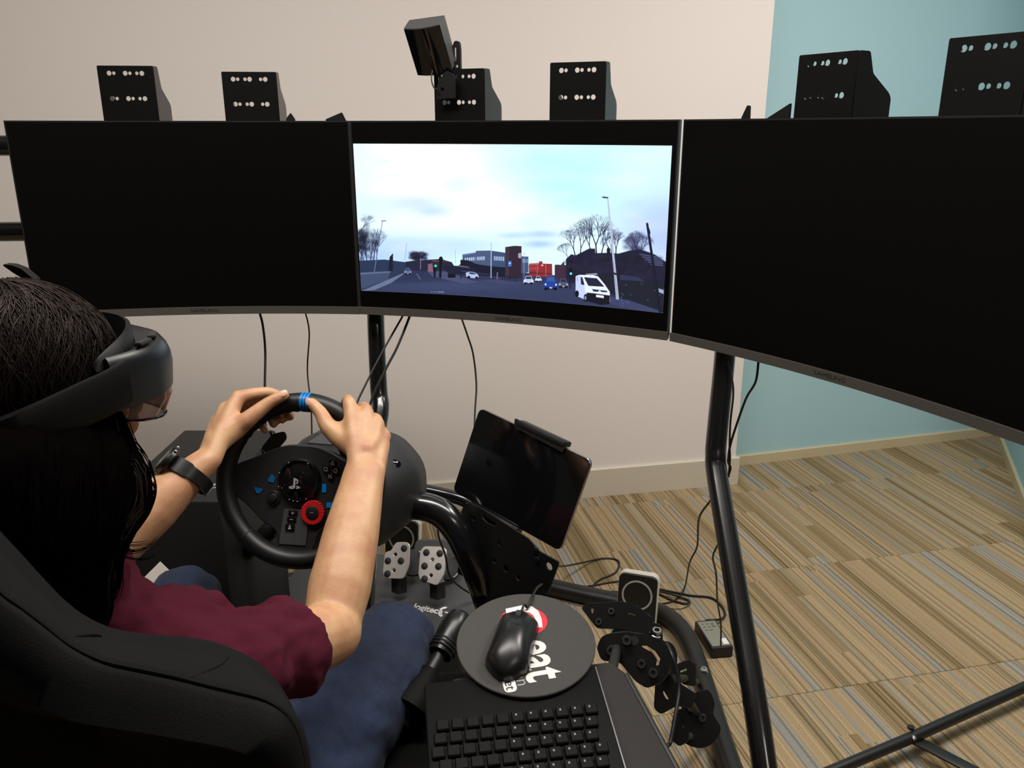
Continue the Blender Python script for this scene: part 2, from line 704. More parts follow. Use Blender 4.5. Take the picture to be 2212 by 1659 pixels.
floor = structure('floor', MB().box((0.4, 0.7, -0.06), (6.4, 6.8, 0.1)), M['rubber'])
TILE = 0.581
tmb = MB().box((0, 0, -0.005), (TILE - 0.0012, TILE - 0.0012, 0.0098), None, 0.0016, 1)
tme = tmb.mesh('carpet_tile', (0, 0, 0), 0)
tme.materials.append(M['carpet'])
for i in range(-5, 8):
    for j in range(-5, 7):
        c = E1 * (1.10 + TILE * (i + 0.5)) + E2 * (2.166 + TILE * (j + 0.5))
        if not (-2.7 < c.x < 3.3 and -2.4 < c.y < 3.9):
            continue
        if c.y > 2.364 + 0.21 * (c.x + 2.6) + 0.32 + (0.1 if c.x > 0.8 else 0):
            continue
        if c.x > 1.95 + 0.43 * (c.y - 2.6) + 0.35 and c.y > 2.2:
            continue
        o = link('carpet_tile', tme, None, floor, c)
        o.rotation_euler = (0, 0, ROW)

# ------------------------------------------------------------------ curved monitors
TOPZ = 1.399
MH = 0.431
SAG = 0.034


def mon_frame(a, b):
    a, b = Vector((*a, 0)), Vector((*b, 0))
    ex = unit(b - a)
    ey = V(-ex.y, ex.x, 0)          # away from the viewer
    return a, ex, ey, (b - a).length


def curved(x, w):
    """how far the panel bows away from its ends at x along its width"""
    t = 2 * x / w - 1
    return SAG * (1 - t * t)


def curved_slab(fr, x0, x1, z0, z1, y0, y1, n=28):
    a, ex, ey, w = fr
    mb = MB()
    rings = []
    for i in range(n + 1):
        x = x0 + (x1 - x0) * i / n
        c = curved(x, w)
        o = a + ex * x
        rings.append([o + ey * (c + y0) + UP * z0, o + ey * (c + y1) + UP * z0, o + ey * (c + y1) + UP * z1, o + ey * (c + y0) + UP * z1])
    mb.loft(rings)
    return mb


def monitor(a, b, label):
    fr = mon_frame(a, b)
    a_, ex, ey, w = fr
    base = a_ + ex * w / 2 + ey * SAG + UP * (TOPZ - MH)
    t = Thing('curved_monitor', label, 'monitor', base, 'three curved monitors side by side')
    z0, z1 = TOPZ - MH, TOPZ
    t.part('casing', curved_slab(fr, 0, w, z0 + 0.004, z1, 0.0, 0.026), M['bezel'])
    t.part('panel', curved_slab(fr, 0.0035, w - 0.0035, z0 + 0.018, z1 - 0.003, -0.0012, 0.001), M['screen_off'])
    chin = t.part('chin', curved_slab(fr, 0, w, z0 - 0.001, z0 + 0.0165, -0.004, 0.022), M['chin'], label='dark grey bottom strip')
    mb = MB()
    lx = w / 2
    o = a_ + ex * lx + ey * (curved(lx, w) - 0.0042) + UP * (z0 + 0.008)
    mb.text('SAMSUNG', 0.0105, o, ex, UP, 0.0003, squeeze=1.35)
    t.part('lettering', mb, M['letter_dark'], chin)
    # back shell bulge and mount
    mb = MB()
    c = a_ + ex * w / 2 + ey * (SAG + 0.042) + UP * (z0 + MH * 0.52)
    mb.box(c, (0.36, 0.04, 0.24), (ex, ey, UP), 0.012)
    t.part('back_shell', mb, M['bezel'])
    return t, fr


mL, frL = monitor((-1.075, 1.828), (-0.3578, 1.8962), 'left curved monitor with a blank black screen')
mM, frM = monitor((-0.356, 1.898), (0.319, 1.645), 'middle curved monitor showing a street video')
mR, frR = monitor((0.3255, 1.6400), (0.712, 1.033), 'right curved monitor with a blank black screen')


# ------------------------------------------------------------------ the street video on the middle screen
def street_picture():
    W, Hh = 1280, 600
    src = [(65, 65), (2122, 72), (2060, 1150), (115, 1000)]
    dst = [(0, 0), (W, 0), (W, Hh), (0, Hh)]
    A, B = [], []
    for (x, y), (X, Y) in zip(src, dst):
        A.append([x, y, 1, 0, 0, 0, -X * x, -X * y]); B.append(X)
        A.append([0, 0, 0, x, y, 1, -Y * x, -Y * y]); B.append(Y)
    h = np.append(np.linalg.solve(np.array(A, float), np.array(B, float)), 1).reshape(3, 3)

    def T(p):
        q = h @ np.array([p[0], p[1], 1.0])
        return q[0] / q[2], q[1] / q[2]
    yy, xx = np.mgrid[0:Hh, 0:W].astype(np.float32)
    hi = np.linalg.inv(h)
    qx = hi[0, 0] * xx + hi[0, 1] * yy + hi[0, 2]
    qy = hi[1, 0] * xx + hi[1, 1] * yy + hi[1, 2]
    qw = hi[2, 0] * xx + hi[2, 1] * yy + hi[2, 2]
    sx, sy = qx / qw, qy / qw
    img = np.zeros((Hh, W, 3), np.float32)
    img[:] = (214, 244, 255)
    rng = np.random.RandomState(3)

    def cloud(cx, cy, rx, ry, col, a, p=1.0):
        k = np.exp(-(((sx - cx) / rx) ** 2 + ((sy - cy) / ry) ** 2) ** p)[..., None] * a
        img[:] = img * (1 - k) + np.array(col, np.float32) * k
    cloud(1350, 330, 420, 260, (168, 246, 255), 0.95)
    cloud(1500, 150, 500, 180, (190, 246, 255), 0.6)
    cloud(480, 230, 420, 260, (255, 255, 255), 1.0)
    cloud(850, 500, 420, 200, (252, 254, 255), 0.9)
    cloud(1250, 650, 500, 110, (226, 246, 255), 0.8)
    cloud(2080, 620, 330, 260, (172, 190, 240), 0.95)
    cloud(2000, 250, 200, 160, (200, 236, 255), 0.5)
    cloud(90, 760, 500, 90, (150, 182, 232), 0.9)
    cloud(500, 730, 500, 60, (186, 212, 246), 0.8)
    cloud(110, 430, 90, 300, (214, 240, 255), 0.7)
    cloud(430, 440, 190, 50, (190, 212, 242), 0.75)
    cloud(540, 500, 120, 40, (176, 202, 238), 0.7)
    cloud(700, 340, 110, 60, (196, 226, 246), 0.7)
    cloud(240, 180, 60, 30, (214, 236, 250), 0.7)
    cloud(1050, 660, 110, 22, (176, 206, 240), 0.8)
    cloud(1250, 650, 130, 26, (166, 196, 236), 0.8)
    cloud(1230, 715, 110, 26, (160, 188, 232), 0.8)
    cloud(1860, 450, 70, 25, (180, 214, 244), 0.6)
    for _ in range(260):
        cx, cy = rng.uniform(60, 2120), rng.uniform(60, 800)
        s = rng.uniform(20, 90)
        cloud(cx, cy, s * 2.2, s * 0.7, (255, 255, 255) if rng.rand() < 0.5 else (184, 214, 245), rng.uniform(0.03, 0.13))

    def poly(pts, col, a=1.0):
        q = np.array([T(p) for p in pts])
        x0, x1 = int(max(q[:, 0].min() - 1, 0)), int(min(q[:, 0].max() + 2, W))
        y0, y1 = int(max(q[:, 1].min() - 1, 0)), int(min(q[:, 1].max() + 2, Hh))
        if x1 <= x0 or y1 <= y0:
            return
        acc = np.zeros((y1 - y0, x1 - x0), np.float32)
        for ox in (-0.25, 0.25):
            for oy in (-0.25, 0.25):
                px, py = xx[y0:y1, x0:x1] + ox, yy[y0:y1, x0:x1] + oy
                ins = np.zeros(px.shape, bool)
                for i in range(len(q)):
                    (ax, ay), (bx, by) = q[i - 1], q[i]
                    if ay == by:
                        continue
                    c = ((ay > py) != (by > py)) & (px < (bx - ax) * (py - ay) / (by - ay) + ax)
                    ins ^= c
                acc += ins
        k = (acc / 4 * a)[..., None]
        img[y0:y1, x0:x1] = img[y0:y1, x0:x1] * (1 - k) + np.array(col, np.float32) * k

    def line(p, q, w, col, a=1.0, w1=None):
        (ax, ay), (bx, by) = T(p), T(q)
        s = W / 2000.0
        w0_, w1_ = w * s / 2, (w if w1 is None else w1) * s / 2
        m = max(w0_, w1_) + 2
        x0, x1 = int(max(min(ax, bx) - m, 0)), int(min(max(ax, bx) + m + 1, W))
        y0, y1 = int(max(min(ay, by) - m, 0)), int(min(max(ay, by) + m + 1, Hh))
        if x1 <= x0 or y1 <= y0:
            return
        px, py = xx[y0:y1, x0:x1], yy[y0:y1, x0:x1]
        dx, dy = bx - ax, by - ay
        t = np.clip(((px - ax) * dx + (py - ay) * dy) / (dx * dx + dy * dy + 1e-6), 0, 1)
        d = np.hypot(px - ax - t * dx, py - ay - t * dy)
        k = (np.clip(w0_ + (w1_ - w0_) * t + 0.5 - d, 0, 1) * np.minimum(1, 2 * (w0_ + (w1_ - w0_) * t)) * a)[..., None]
        img[y0:y1, x0:x1] = img[y0:y1, x0:x1] * (1 - k) + np.array(col, np.float32) * k

    def disc(c, r, col, a=1.0, ry=None):
        poly([(c[0] + r * math.cos(t * 0.5236), c[1] + (ry or r) * math.sin(t * 0.5236)) for t in range(12)], col, a)

    def tree(x, y, ang, ln, w, dep, col, a=0.9, spread=0.5):
        if dep == 0 or ln < 3:
            return
        x2, y2 = x + ln * math.sin(ang), y - ln * math.cos(ang)
        line((x, y), (x2, y2), w, col, a, w * 0.7)
        for sg in ((-1, 0.15, 1) if dep in (5, 6) else (-1, 1)):
            tree(x2, y2, ang * 0.92 + sg * rng.uniform(0.12, spread), ln * rng.uniform(0.66, 0.86), max(w * 0.68, 1.3), dep - 1, col, a * 0.93, spread)

    dk = (34, 36, 58)
    # ground
    poly([(60, 850), (700, 870), (1300, 915), (2130, 960), (2130, 1220), (60, 1100)], (46, 54, 84))
    poly([(60, 960), (900, 950), (1500, 985), (1700, 1060), (2130, 1190), (60, 1090)], (54, 62, 94), 0.8)
    cloud(700, 985, 500, 40, (70, 80, 116), 0.5)
    # left side: trees, embankment wall, kerb
    for k in range(7):
        tree(95 + 18 * k, 830 - 3 * k, rng.uniform(-0.3, 0.3), rng.uniform(40, 66), 7, 6, (26, 28, 50), 0.8)
    tree(95, 640, 0.6, 50, 5, 5, (40, 44, 70), 0.7)
    for _ in range(60):
        cloud(95 + abs(rng.normal(0, 50)), rng.normal(690, 50), 16, 14, (22, 24, 44), 0.35)
    poly([(60, 800), (110, 808), (250, 805), (375, 825), (385, 895), (60, 900)], (42, 56, 84))
    poly([(60, 885), (285, 880), (270, 935), (120, 985), (60, 990)], (66, 78, 108))
    poly([(60, 886), (285, 880), (285, 890), (60, 900)], (92, 104, 134))
    poly([(120, 1000), (280, 930), (360, 895), (366, 900), (290, 955), (190, 998)], (104, 116, 146))
    poly([(280, 790), (300, 766), (300, 880), (272, 880)], (26, 30, 50))
    for k in range(5):
        tree(450, 825, -0.8 + 0.4 * k, 20, 5, 6, (24, 26, 46), 0.9, 0.45)
    for _ in range(40):
        cloud(rng.normal(447, 30), rng.normal(790, 16), 14, 10, (24, 26, 46), 0.4)
    poly([(375, 822), (440, 815), (520, 812), (590, 808), (660, 830), (690, 880), (500, 890), (375, 870)], (38, 38, 62))
    poly([(540, 812), (600, 818), (640, 826), (540, 826)], (132, 72, 88), 0.7)
    line((237, 560), (190, 880), 4, (120, 132, 168)); line((232, 558), (258, 558), 5, (90, 100, 130))
    line((382, 706), (370, 818), 3, (120, 134, 170), 0.8); line((466, 800), (466, 872), 4, (150, 164, 196), 0.8)
    line((683, 755), (683, 910), 3, (150, 164, 196), 0.8)
    # traffic lights and people, pavement island
    poly([(500, 880), (620, 890), (830, 962), (740, 972), (540, 920)], (74, 78, 112))
    poly([(512, 840), (540, 835), (544, 890), (512, 885)], (150, 108, 124), 0.8)
    line((592, 800), (588, 925), 14, (14, 14, 28)); disc((592, 812), 13, (14, 14, 28), 1, 20)
    disc((560, 852), 9, (40, 200, 130)); disc((557, 853), 4, (160, 255, 220))
    line((554, 870), (553, 925), 18, (16, 18, 32), 1, 10); disc((554, 868), 8, (16, 18, 32))
    poly([(636, 905), (684, 905), (684, 930), (636, 930)], (16, 18, 32))
    line((718, 880), (718, 935), 7, (30, 34, 56))
    # buildings
    poly([(600, 850), (700, 855), (745, 820), (1010, 860), (1010, 930), (640, 905)], (30, 34, 56))
    poly([(728, 780), (812, 768), (815, 758), (905, 757), (1005, 772), (1005, 868), (850, 850), (728, 822)], (74, 90, 124))
    poly([(905, 757), (1005, 772), (1005, 868), (905, 855)], (62, 80, 114))
    poly([(728, 780), (812, 768), (812, 774), (728, 787)], (112, 130, 164))
    for k in range(10):
        x = 742 + 13.2 * k
        poly([(x, 803 - k * 0.9), (x + 9, 802 - k * 0.9), (x + 9, 822 - k * 0.4), (x, 822 - k * 0.4)], (190, 206, 232), 0.85 if k != 5 else 0.3)
    for k in range(5):
        x = 930 + 14 * k
        poly([(x, 793 + k), (x + 10, 794 + k), (x + 10, 822 + k), (x, 820 + k)], (180, 198, 228), 0.8)
    poly([(715, 815), (760, 818), (830, 850), (905, 862), (1005, 866), (1005, 925), (830, 915), (800, 870), (715, 850)], (24, 28, 48))
    poly([(700, 850), (770, 862), (770, 868), (700, 858)], (150, 150, 176), 0.6)
    line((720, 888), (900, 912), 3, (110, 120, 152), 0.6)
    poly([(1003, 735), (1060, 727), (1110, 729), (1110, 938), (1003, 935)], (52, 38, 54))
    poly([(1003, 735), (1030, 731), (1030, 935), (1003, 935)], (64, 50, 66))
    poly([(1088, 776), (1107, 772), (1107, 808), (1088, 806)], (170, 170, 190), 0.9)
    poly([(1110, 795), (1155, 797), (1155, 900), (1110, 905)], (66, 84, 118))
    for k in range(3):
        poly([(1116 + 13 * k, 812), (1125 + 13 * k, 812), (1125 + 13 * k, 836), (1116 + 13 * k, 836)], (150, 168, 206), 0.7)
    poly([(1022, 825), (1044, 825), (1044, 860), (1022, 860)], (60, 124, 206)); poly([(1026, 838), (1040, 838), (1040, 843), (1026, 843)], (220, 236, 255))
    line((1033, 860), (1033, 940), 4, (30, 30, 50))
    line((912, 708), (911, 932), 6, (176, 188, 216)); line((1126, 770), (1126, 935), 4, (150, 160, 196), 0.8)
    poly([(1158, 842), (1225, 838), (1228, 826), (1246, 828), (1250, 842), (1312, 844), (1314, 928), (1158, 926)], (142, 46, 54))
    poly([(1158, 842), (1225, 838), (1222, 850), (1158, 853)], (176, 104, 108), 0.7)
    for k in range(4):
        poly([(1165 + 16 * k, 862), (1174 + 16 * k, 862), (1174 + 16 * k, 884), (1165 + 16 * k, 884)], (178, 96, 104), 0.6)
    poly([(1160, 898), (1312, 904), (1312, 912), (1160, 908)], (80, 36, 50), 0.8)
    line((1214, 820), (1214, 925), 3, (170, 150, 170), 0.7); line((1270, 850), (1270, 925), 4, (170, 150, 170), 0.7)
    poly([(1238, 858), (1256, 858), (1247, 842)], (226, 206, 206), 0.9)
    poly([(1330, 850), (1345, 848), (1372, 850), (1390, 826), (1395, 850), (1420, 855), (1430, 960), (1330, 930)], (64, 44, 62))
    line((1398, 826), (1398, 840), 4, (50, 40, 60))
    # right: bare trees and dark houses
    for (x, y, a, l, w) in ((1470, 800, -0.25, 62, 8), (1500, 790, 0.1, 60, 8), (1610, 790, -0.05, 82, 11), (1640, 790, 0.25, 70, 8), (1580, 780, -0.3, 70, 8), (1740, 790, 0.05, 52, 8), (1720, 790, -0.3, 46, 6), (1880, 780, 0.0, 50, 8), (1870, 780, -0.4, 44, 6), (1900, 780, 0.4, 44, 6), (1420, 815, -0.3, 34, 4)):
        tree(x, y, a, l * 0.86, w, 7, (30, 32, 56), 0.85, 0.5)
    for _ in range(50):
        cloud(rng.normal(1870, 34), rng.normal(715, 30), 18, 16, (44, 44, 76), 0.25)
    poly([(1405, 812), (1440, 780), (1470, 788), (1560, 742), (1600, 742), (1602, 772), (1690, 768), (1760, 772), (1830, 752), (1900, 742), (1960, 758), (2010, 776), (2130, 850), (2130, 990), (1405, 965)], (32, 32, 56))
    for _ in range(120):
        cloud(rng.uniform(1420, 2060), rng.uniform(790, 930), rng.uniform(10, 30), rng.uniform(8, 20), rng.choice([20, 44, 54]) * np.array([1, 0.95, 1.4]), 0.25)
    for k in range(5):
        poly([(1900 + 20 * k, 770 + 16 * k), (2060, 790 + 12 * k), (2062, 798 + 12 * k), (1900 + 20 * k, 778 + 16 * k)], (112, 124, 164), 0.55)
    poly([(1680, 745), (1690, 725), (1702, 750), (1706, 775), (1680, 775)], (26, 26, 46))
    poly([(1540, 906), (1612, 900), (1620, 912), (1540, 918)], (160, 170, 200), 0.8)
    poly([(1640, 905), (1990, 940), (2060, 980), (2060, 1150), (1820, 1080), (1640, 1000)], (30, 34, 48))
    poly([(1770, 908), (1890, 920), (1940, 950), (1770, 940)], (54, 60, 92), 0.8)
    poly([(1700, 1050), (1830, 1072), (2060, 1140), (2060, 1160), (1860, 1130), (1700, 1098)], (62, 68, 104))
    for _ in range(14):
        disc((rng.uniform(1760, 2050), rng.uniform(960, 1120)), 6, (120, 128, 150), 0.6, 3)
    poly([(2010, 985), (2065, 1000), (2065, 1026), (2030, 1014)], (170, 180, 206), 0.9)
    line((1953, 577), (2042, 1140), 13, (24, 28, 48), 1, 20); line((1960, 612), (1966, 635), 16, (24, 28, 48))
    line((1686, 412), (1752, 1060), 7, (176, 184, 206), 1, 19); line((1752, 1060), (1725, 830), 4, (116, 122, 150), 0.7)
    poly([(1644, 406), (1662, 403), (1690, 407), (1688, 416), (1655, 414)], (66, 80, 96))
    line((1728, 900), (1742, 905), 12, (40, 44, 60))
    # traffic light at the junction, bollards
    line((1437, 870), (1433, 1000), 8, (24, 26, 44)); poly([(1426, 872), (1448, 872), (1448, 918), (1426, 918)], (12, 14, 26)); disc((1438, 906), 9, (40, 220, 220)); disc((1438, 904), 4, (220, 255, 255))
    for k in range(6):
        line((985 + 18 * k, 918 + 2 * k), (983 + 18 * k, 958 + 2 * k), 4, (24, 26, 48))
    line((985, 924), (1085, 934), 3, (24, 26, 48)); line((952, 900), (950, 940), 7, (120, 110, 140)); line((926, 900), (926, 945), 5, (40, 44, 68))
    poly([(830, 950), (960, 945), (1130, 968), (1000, 975)], (72, 74, 104), 0.7)

    # cars
    def car(x, y, w, hgt, body, glass=(40, 48, 76)):
        poly([(x - w / 2, y), (x - w / 2, y - hgt * 0.5), (x - w * 0.36, y - hgt * 0.62), (x - w * 0.26, y - hgt), (x + w * 0.26, y - hgt), (x + w * 0.38, y - hgt * 0.6), (x + w / 2, y - hgt * 0.45), (x + w / 2, y)], body)
        poly([(x - w * 0.3, y - hgt * 0.6), (x - w * 0.22, y - hgt * 0.92), (x + w * 0.22, y - hgt * 0.92), (x + w * 0.31, y - hgt * 0.6)], glass)
        poly([(x - w * 0.45, y - hgt * 0.14), (x + w * 0.45, y - hgt * 0.14), (x + w * 0.45, y + 2), (x - w * 0.45, y + 2)], (18, 20, 36))
        disc((x - w * 0.36, y), w * 0.09, (12, 14, 24)); disc((x + w * 0.36, y), w * 0.09, (12, 14, 24))
        disc((x - w * 0.36, y - hgt * 0.36), w * 0.07, (230, 236, 255), 0.9); disc((x + w * 0.38, y - hgt * 0.34), w * 0.07, (230, 236, 255), 0.9)
        poly([(x - w * 0.1, y - hgt * 0.16), (x + w * 0.12, y - hgt * 0.16), (x + w * 0.12, y - hgt * 0.05), (x - w * 0.1, y - hgt * 0.05)], (220, 224, 240), 0.8)
    car(389, 902, 44, 40, (92, 102, 136), (60, 70, 100))
    poly([(748, 900), (770, 892), (800, 896), (828, 912), (832, 930), (800, 936), (752, 926)], (172, 184, 216)); poly([(768, 896), (798, 899), (816, 912), (775, 908)], (50, 60, 88)); disc((768, 928), 9, (16, 18, 32)); disc((818, 932), 8, (16, 18, 32))
    car(1156, 972, 68, 50, (182, 192, 222)); car(1221, 958, 44, 34, (196, 204, 228))
    car(1303, 1008, 94, 86, (38, 66, 148), (60, 90, 150)); car(1388, 996, 66, 58, (84, 86, 116))
    poly([(1470, 922), (1492, 913), (1590, 914), (1622, 922), (1668, 975), (1700, 1020), (1702, 1085), (1640, 1100), (1545, 1078), (1470, 1048)], (222, 230, 255))
    poly([(1470, 922), (1500, 916), (1530, 990), (1545, 1078), (1470, 1048)], (190, 202, 238))
    poly([(1526, 928), (1612, 934), (1664, 988), (1556, 984)], (34, 40, 64)); poly([(1504, 926), (1516, 930), (1530, 980), (1506, 974)], (30, 36, 58))
    poly([(1478, 930), (1486, 930), (1486, 956), (1478, 956)], (150, 160, 200), 0.7)
    poly([(1545, 1028), (1580, 1030), (1700, 1044), (1700, 1100), (1640, 1106), (1545, 1082)], (20, 22, 38))
    poly([(1580, 1004), (1680, 1014), (1690, 1024), (1590, 1020)], (40, 46, 70)); disc((1632, 1018), 9, (200, 210, 236), 1, 7)
    poly([(1608, 1040), (1660, 1046), (1660, 1062), (1608, 1056)], (226, 228, 240))
    disc((1562, 995), 14, (214, 226, 250), 1, 12); disc((1690, 1018), 8, (214, 226, 250))
    disc((1479, 1036), 13, (14, 16, 30), 1, 22); disc((1538, 1062), 14, (14, 16, 30), 1, 26); disc((1536, 1062), 7, (130, 140, 170), 1, 14)
    # lane marks, caption bar left by the player
    for k in range(4):
        poly([(440 + 6 * k, 900 + 10 * k), (446 + 6 * k, 900 + 10 * k), (452 + 6 * k, 908 + 10 * k), (444 + 6 * k, 908 + 10 * k)], (150, 160, 190), 0.5)
    for k in range(7):
        poly([(530 + 12 * k, 1016 + 0.5 * k), (538 + 12 * k, 1016 + 0.5 * k), (538 + 12 * k, 1022 + 0.5 * k), (530 + 12 * k, 1022 + 0.5 * k)], (200, 206, 226), 0.7 if k > 3 else 0.4)
    img += rng.normal(0, 2.0, img.shape)
    img[:] = 255 * np.clip(np.clip(img, 0, 255) / 255 * 1.04, 0, 1) ** 1.06
    px = np.ones((Hh, W, 4), np.float32)
    px[..., :3] = img[::-1] / 255
    im = bpy.data.images.new('street_video_frame', W, Hh)
    im.pixels.foreach_set(px.ravel())
    im.update()
    im.pack()
    return im


def screen_picture_part():
    a, ex, ey, w = frM
    x0, x1, z1, z0 = 0.006, w - 0.012, TOPZ - 0.048, TOPZ - 0.3765
    n = 28
    vs, fs, uv = [], [], []
    for i in range(n + 1):
        x = x0 + (x1 - x0) * i / n
        o = a + ex * x + ey * (curved(x, w) - 0.0022)
        vs += [o + UP * z0, o + UP * z1]
        uv += [(i / n, 0), (i / n, 1)]
    for i in range(n):
        fs.append((2 * i, 2 * i + 2, 2 * i + 3, 2 * i + 1))
    me = bpy.data.meshes.new('video_picture')
    me.from_pydata([p - mM.loc for p in vs], [], fs)
    ul = me.uv_layers.new(name='UVMap')
    for lp in me.loops:
        ul.data[lp.index].uv = uv[lp.vertex_index]
    m = bpy.data.materials.new('lit_screen')
    m.use_nodes = True
    nt = m.node_tree
    b = nt.nodes['Principled BSDF']
    b.inputs['Base Color'].default_value = (0.006, 0.006, 0.006, 1)
    b.inputs['Roughness'].default_value = 0.4
    tx = nt.nodes.new('ShaderNodeTexImage')
    tx.image = street_picture()
    nt.links.new(tx.outputs['Color'], b.inputs['Emission Color'])
    b.inputs['Emission Strength'].default_value = 1.12
    mM.part('video_picture', me, m, label='lit picture of a street junction with cars and a white van')


screen_picture_part()

# ------------------------------------------------------------------ tubular stand that carries the monitors
stand = Thing('monitor_stand', 'black tubular steel stand carrying the three curved monitors', 'monitor stand', P(1565, 770, 1.66) * 1.0 - UP * 0.0)
G = M['gloss_black']


def along(fr, x, off, z):
    a, ex, ey, w = fr
    return a + ex * x + ey * off + UP * z


for fr, x0, x1 in ((frL, -0.45, 0.66), (frM, 0.02, 0.655), (frR, 0.03, 0.72)):
    for z in (1.346, 1.154):
        stand.part('rail', MB().tube([along(fr, x0, 0.115, z), along(fr, x1, 0.115, z)], 0.0225, seg=18), G)
    # plates that hold the back shells to the rails
    stand.part('mounting_plate', MB().box(along(fr, 0.357, SAG + 0.078, 1.25), (0.14, 0.032, 0.26), (fr[1], fr[2], UP), 0.004), M['satin_black'])
pL = [P(812, 640, 2.02), P(812, 700, 2.0), P(818, 838, 2.0), P(822, 885, 1.985), V(-0.322, 1.80, 0.65), V(-0.315, 1.47, 0.33), V(-0.31, 1.16, 0.06)]
pR = [P(1570, 690, 1.665), P(1565, 775, 1.66), P(1549, 935, 1.65), P(1546, 985, 1.645), P(1551, 1040, 1.625), P(1600, 1330, 1.49), P(1652, 1659, 1.35), V(0.412, 0.78, 0.06)]
stand.part('upright', MB().tube(pL, 0.0208, seg=22, n=5), G)
stand.part('upright', MB().tube(pR, [0.0208] * 8, seg=22, n=5), G)
for px_, x0, fr in ((pL[0], 0.05, frM), (pR[0], 0.06, frR)):
    stand.part('sleeve', MB().tube([px_ - UP * 0.02, V(px_.x, px_.y, 1.40)], 0.0208, seg=18), G)


def wedge(fr, x, w, z, h, lean, yaw=0):
    """small bent gusset that peeps over the screens"""
    a, ex, ey, ww = fr
    o = along(fr, x, 0.07, z)
    return MB().plate([round_poly([(0, -0.05), (w, -0.05), (w, h * 0.2), (w * lean, h), (0, h * 0.3)], 0.003)], 0.004, o, unit(ex + ey * yaw), UP)


stand.part('gusset', wedge(frL, 0.575, 0.02, TOPZ, 0.018, 0.55), M['satin_black'])
stand.part('gusset', MB().plate([round_poly([(0, -0.05), (0.046, -0.05), (0.046, -0.001), (0.037, 0.019), (0.0, 0.004)], 0.002)], 0.004, along(frL, 0.664, 0.06, TOPZ), frL[1], UP), M['satin_black'])
stand.part('gusset', MB().plate([round_poly([(0, -0.05), (0.030, -0.05), (0.026, 0.024), (0.02, 0.024), (0.008, 0.002)], 0.002)], 0.004, along(frR, 0.072, 0.07, TOPZ), frR[1], UP), M['satin_black'])
stand.part('gusset', MB().plate([round_poly([(0, -0.05), (0.06, -0.05), (0.06, 0.026), (0.0, -0.004)], 0.002)], 0.004, along(frR, 0.122, 0.08, TOPZ), frR[1], UP), M['satin_black'])

# perforated brackets on the rails
HOLES_A = [(0.20, 1), (0.285, 0), (0.49, 1), (0.575, 0), (0.70, 0), (0.79, 1)]
HOLES_B = [(0.20, 1), (0.285, 0), (0.42, 0), (0.505, 1), (0.71, 0), (0.795, 1)]
BW = 0.117


def bracket(o, ex, ey, z1, holes, label, width=BW, height=0.115):
    """o: left foot of the seen face at the monitor top; the sheet runs on down to the rail behind"""
    drop = 0.06
    base = o + ex * width / 2 - UP * (drop)
    t = Thing('perforated_bracket', label, 'bracket', base, 'perforated brackets above the monitors')
    loops = [round_poly([(0, -drop), (width, -drop), (width, height), (0, height)], 0.002, 2)]
    for row in (height - 0.0155, height - 0.068):
        for fx, big in holes:
            loops.append(circle(fx * width, row, 0.0052 if big else 0.0038, 12))
    t.part('face_plate', MB().plate(loops, 0.0024, o, ex, UP), M['bracket_black'])
    side = round_poly([(0, -drop), (0.098, -drop), (0.098, 0.032), (0.092, 0.040), (0.042, 0.070), (0.028, height), (0, height)], 0.004, 2)
    t.part('side_plate', MB().plate([side], 0.0024, o + ex * width, ey, UP), M['bracket_black'])
    t.part('side_plate', MB().plate([side], 0.0024, o, ey, UP), M['bracket_black'])
    return t


def bracket_on(fr, x_left_px, y_px, off, holes, label, **k):
    """put a bracket behind the monitor so that its left foot stands at photo column x_left_px"""
    a, ex, ey, w = fr
    u = (x_left_px - 1106) / FPX
    # solve (a + ex*x + ey*off).x = u * depth
    c = a + ey * off
    zc = TOPZ - EYE

    def g(x):
        p = c + ex * x
        d = p.y * CP - zc * SP
        return p.x - u * d
    lo, hi = -0.3, 1.2
    for _ in range(50):
        mid = (lo + hi) / 2
        if g(lo) * g(mid) <= 0:
            hi = mid
        else:
            lo = mid
    o = c + ex * lo + UP * TOPZ
    return bracket(o, ex, ey, 0, holes, label, **k), o


bracket_on(frL, 226, 258, 0.075, HOLES_A, 'leftmost black perforated bracket, above the left blank monitor')
bracket_on(frL, 489, 262, 0.075, HOLES_B, 'second black perforated bracket from the left, beside the small gusset', height=0.104)
_, OB3 = bracket_on(frM, 941, 262, 0.075, HOLES_A, 'black perforated bracket that holds the tilted sensor box', height=0.106)
bracket_on(frM, 1188, 258, 0.075, HOLES_A, 'black perforated bracket alone above the right half of the street video', height=0.113)
bracket_on(frR, 1715, 252, 0.085, HOLES_B, 'black perforated bracket against the teal wall, above the right monitor middle', height=0.104)
bracket_on(frR, 2028, 250, 0.075, HOLES_A, 'rightmost black perforated bracket, cut off by the photo edge', height=0.108)

# tracking sensor clamped to the third bracket
sx_ = unit(P(968, 62, 1.75) - P(890, 80, 1.75))
sdown = unit(P(907, 156, 1.75) - P(883, 72, 1.75))
sn = unit(sdown.cross(sx_) * -1.0)
if sn.y > 0:
    sn = -sn
upv = -sdown
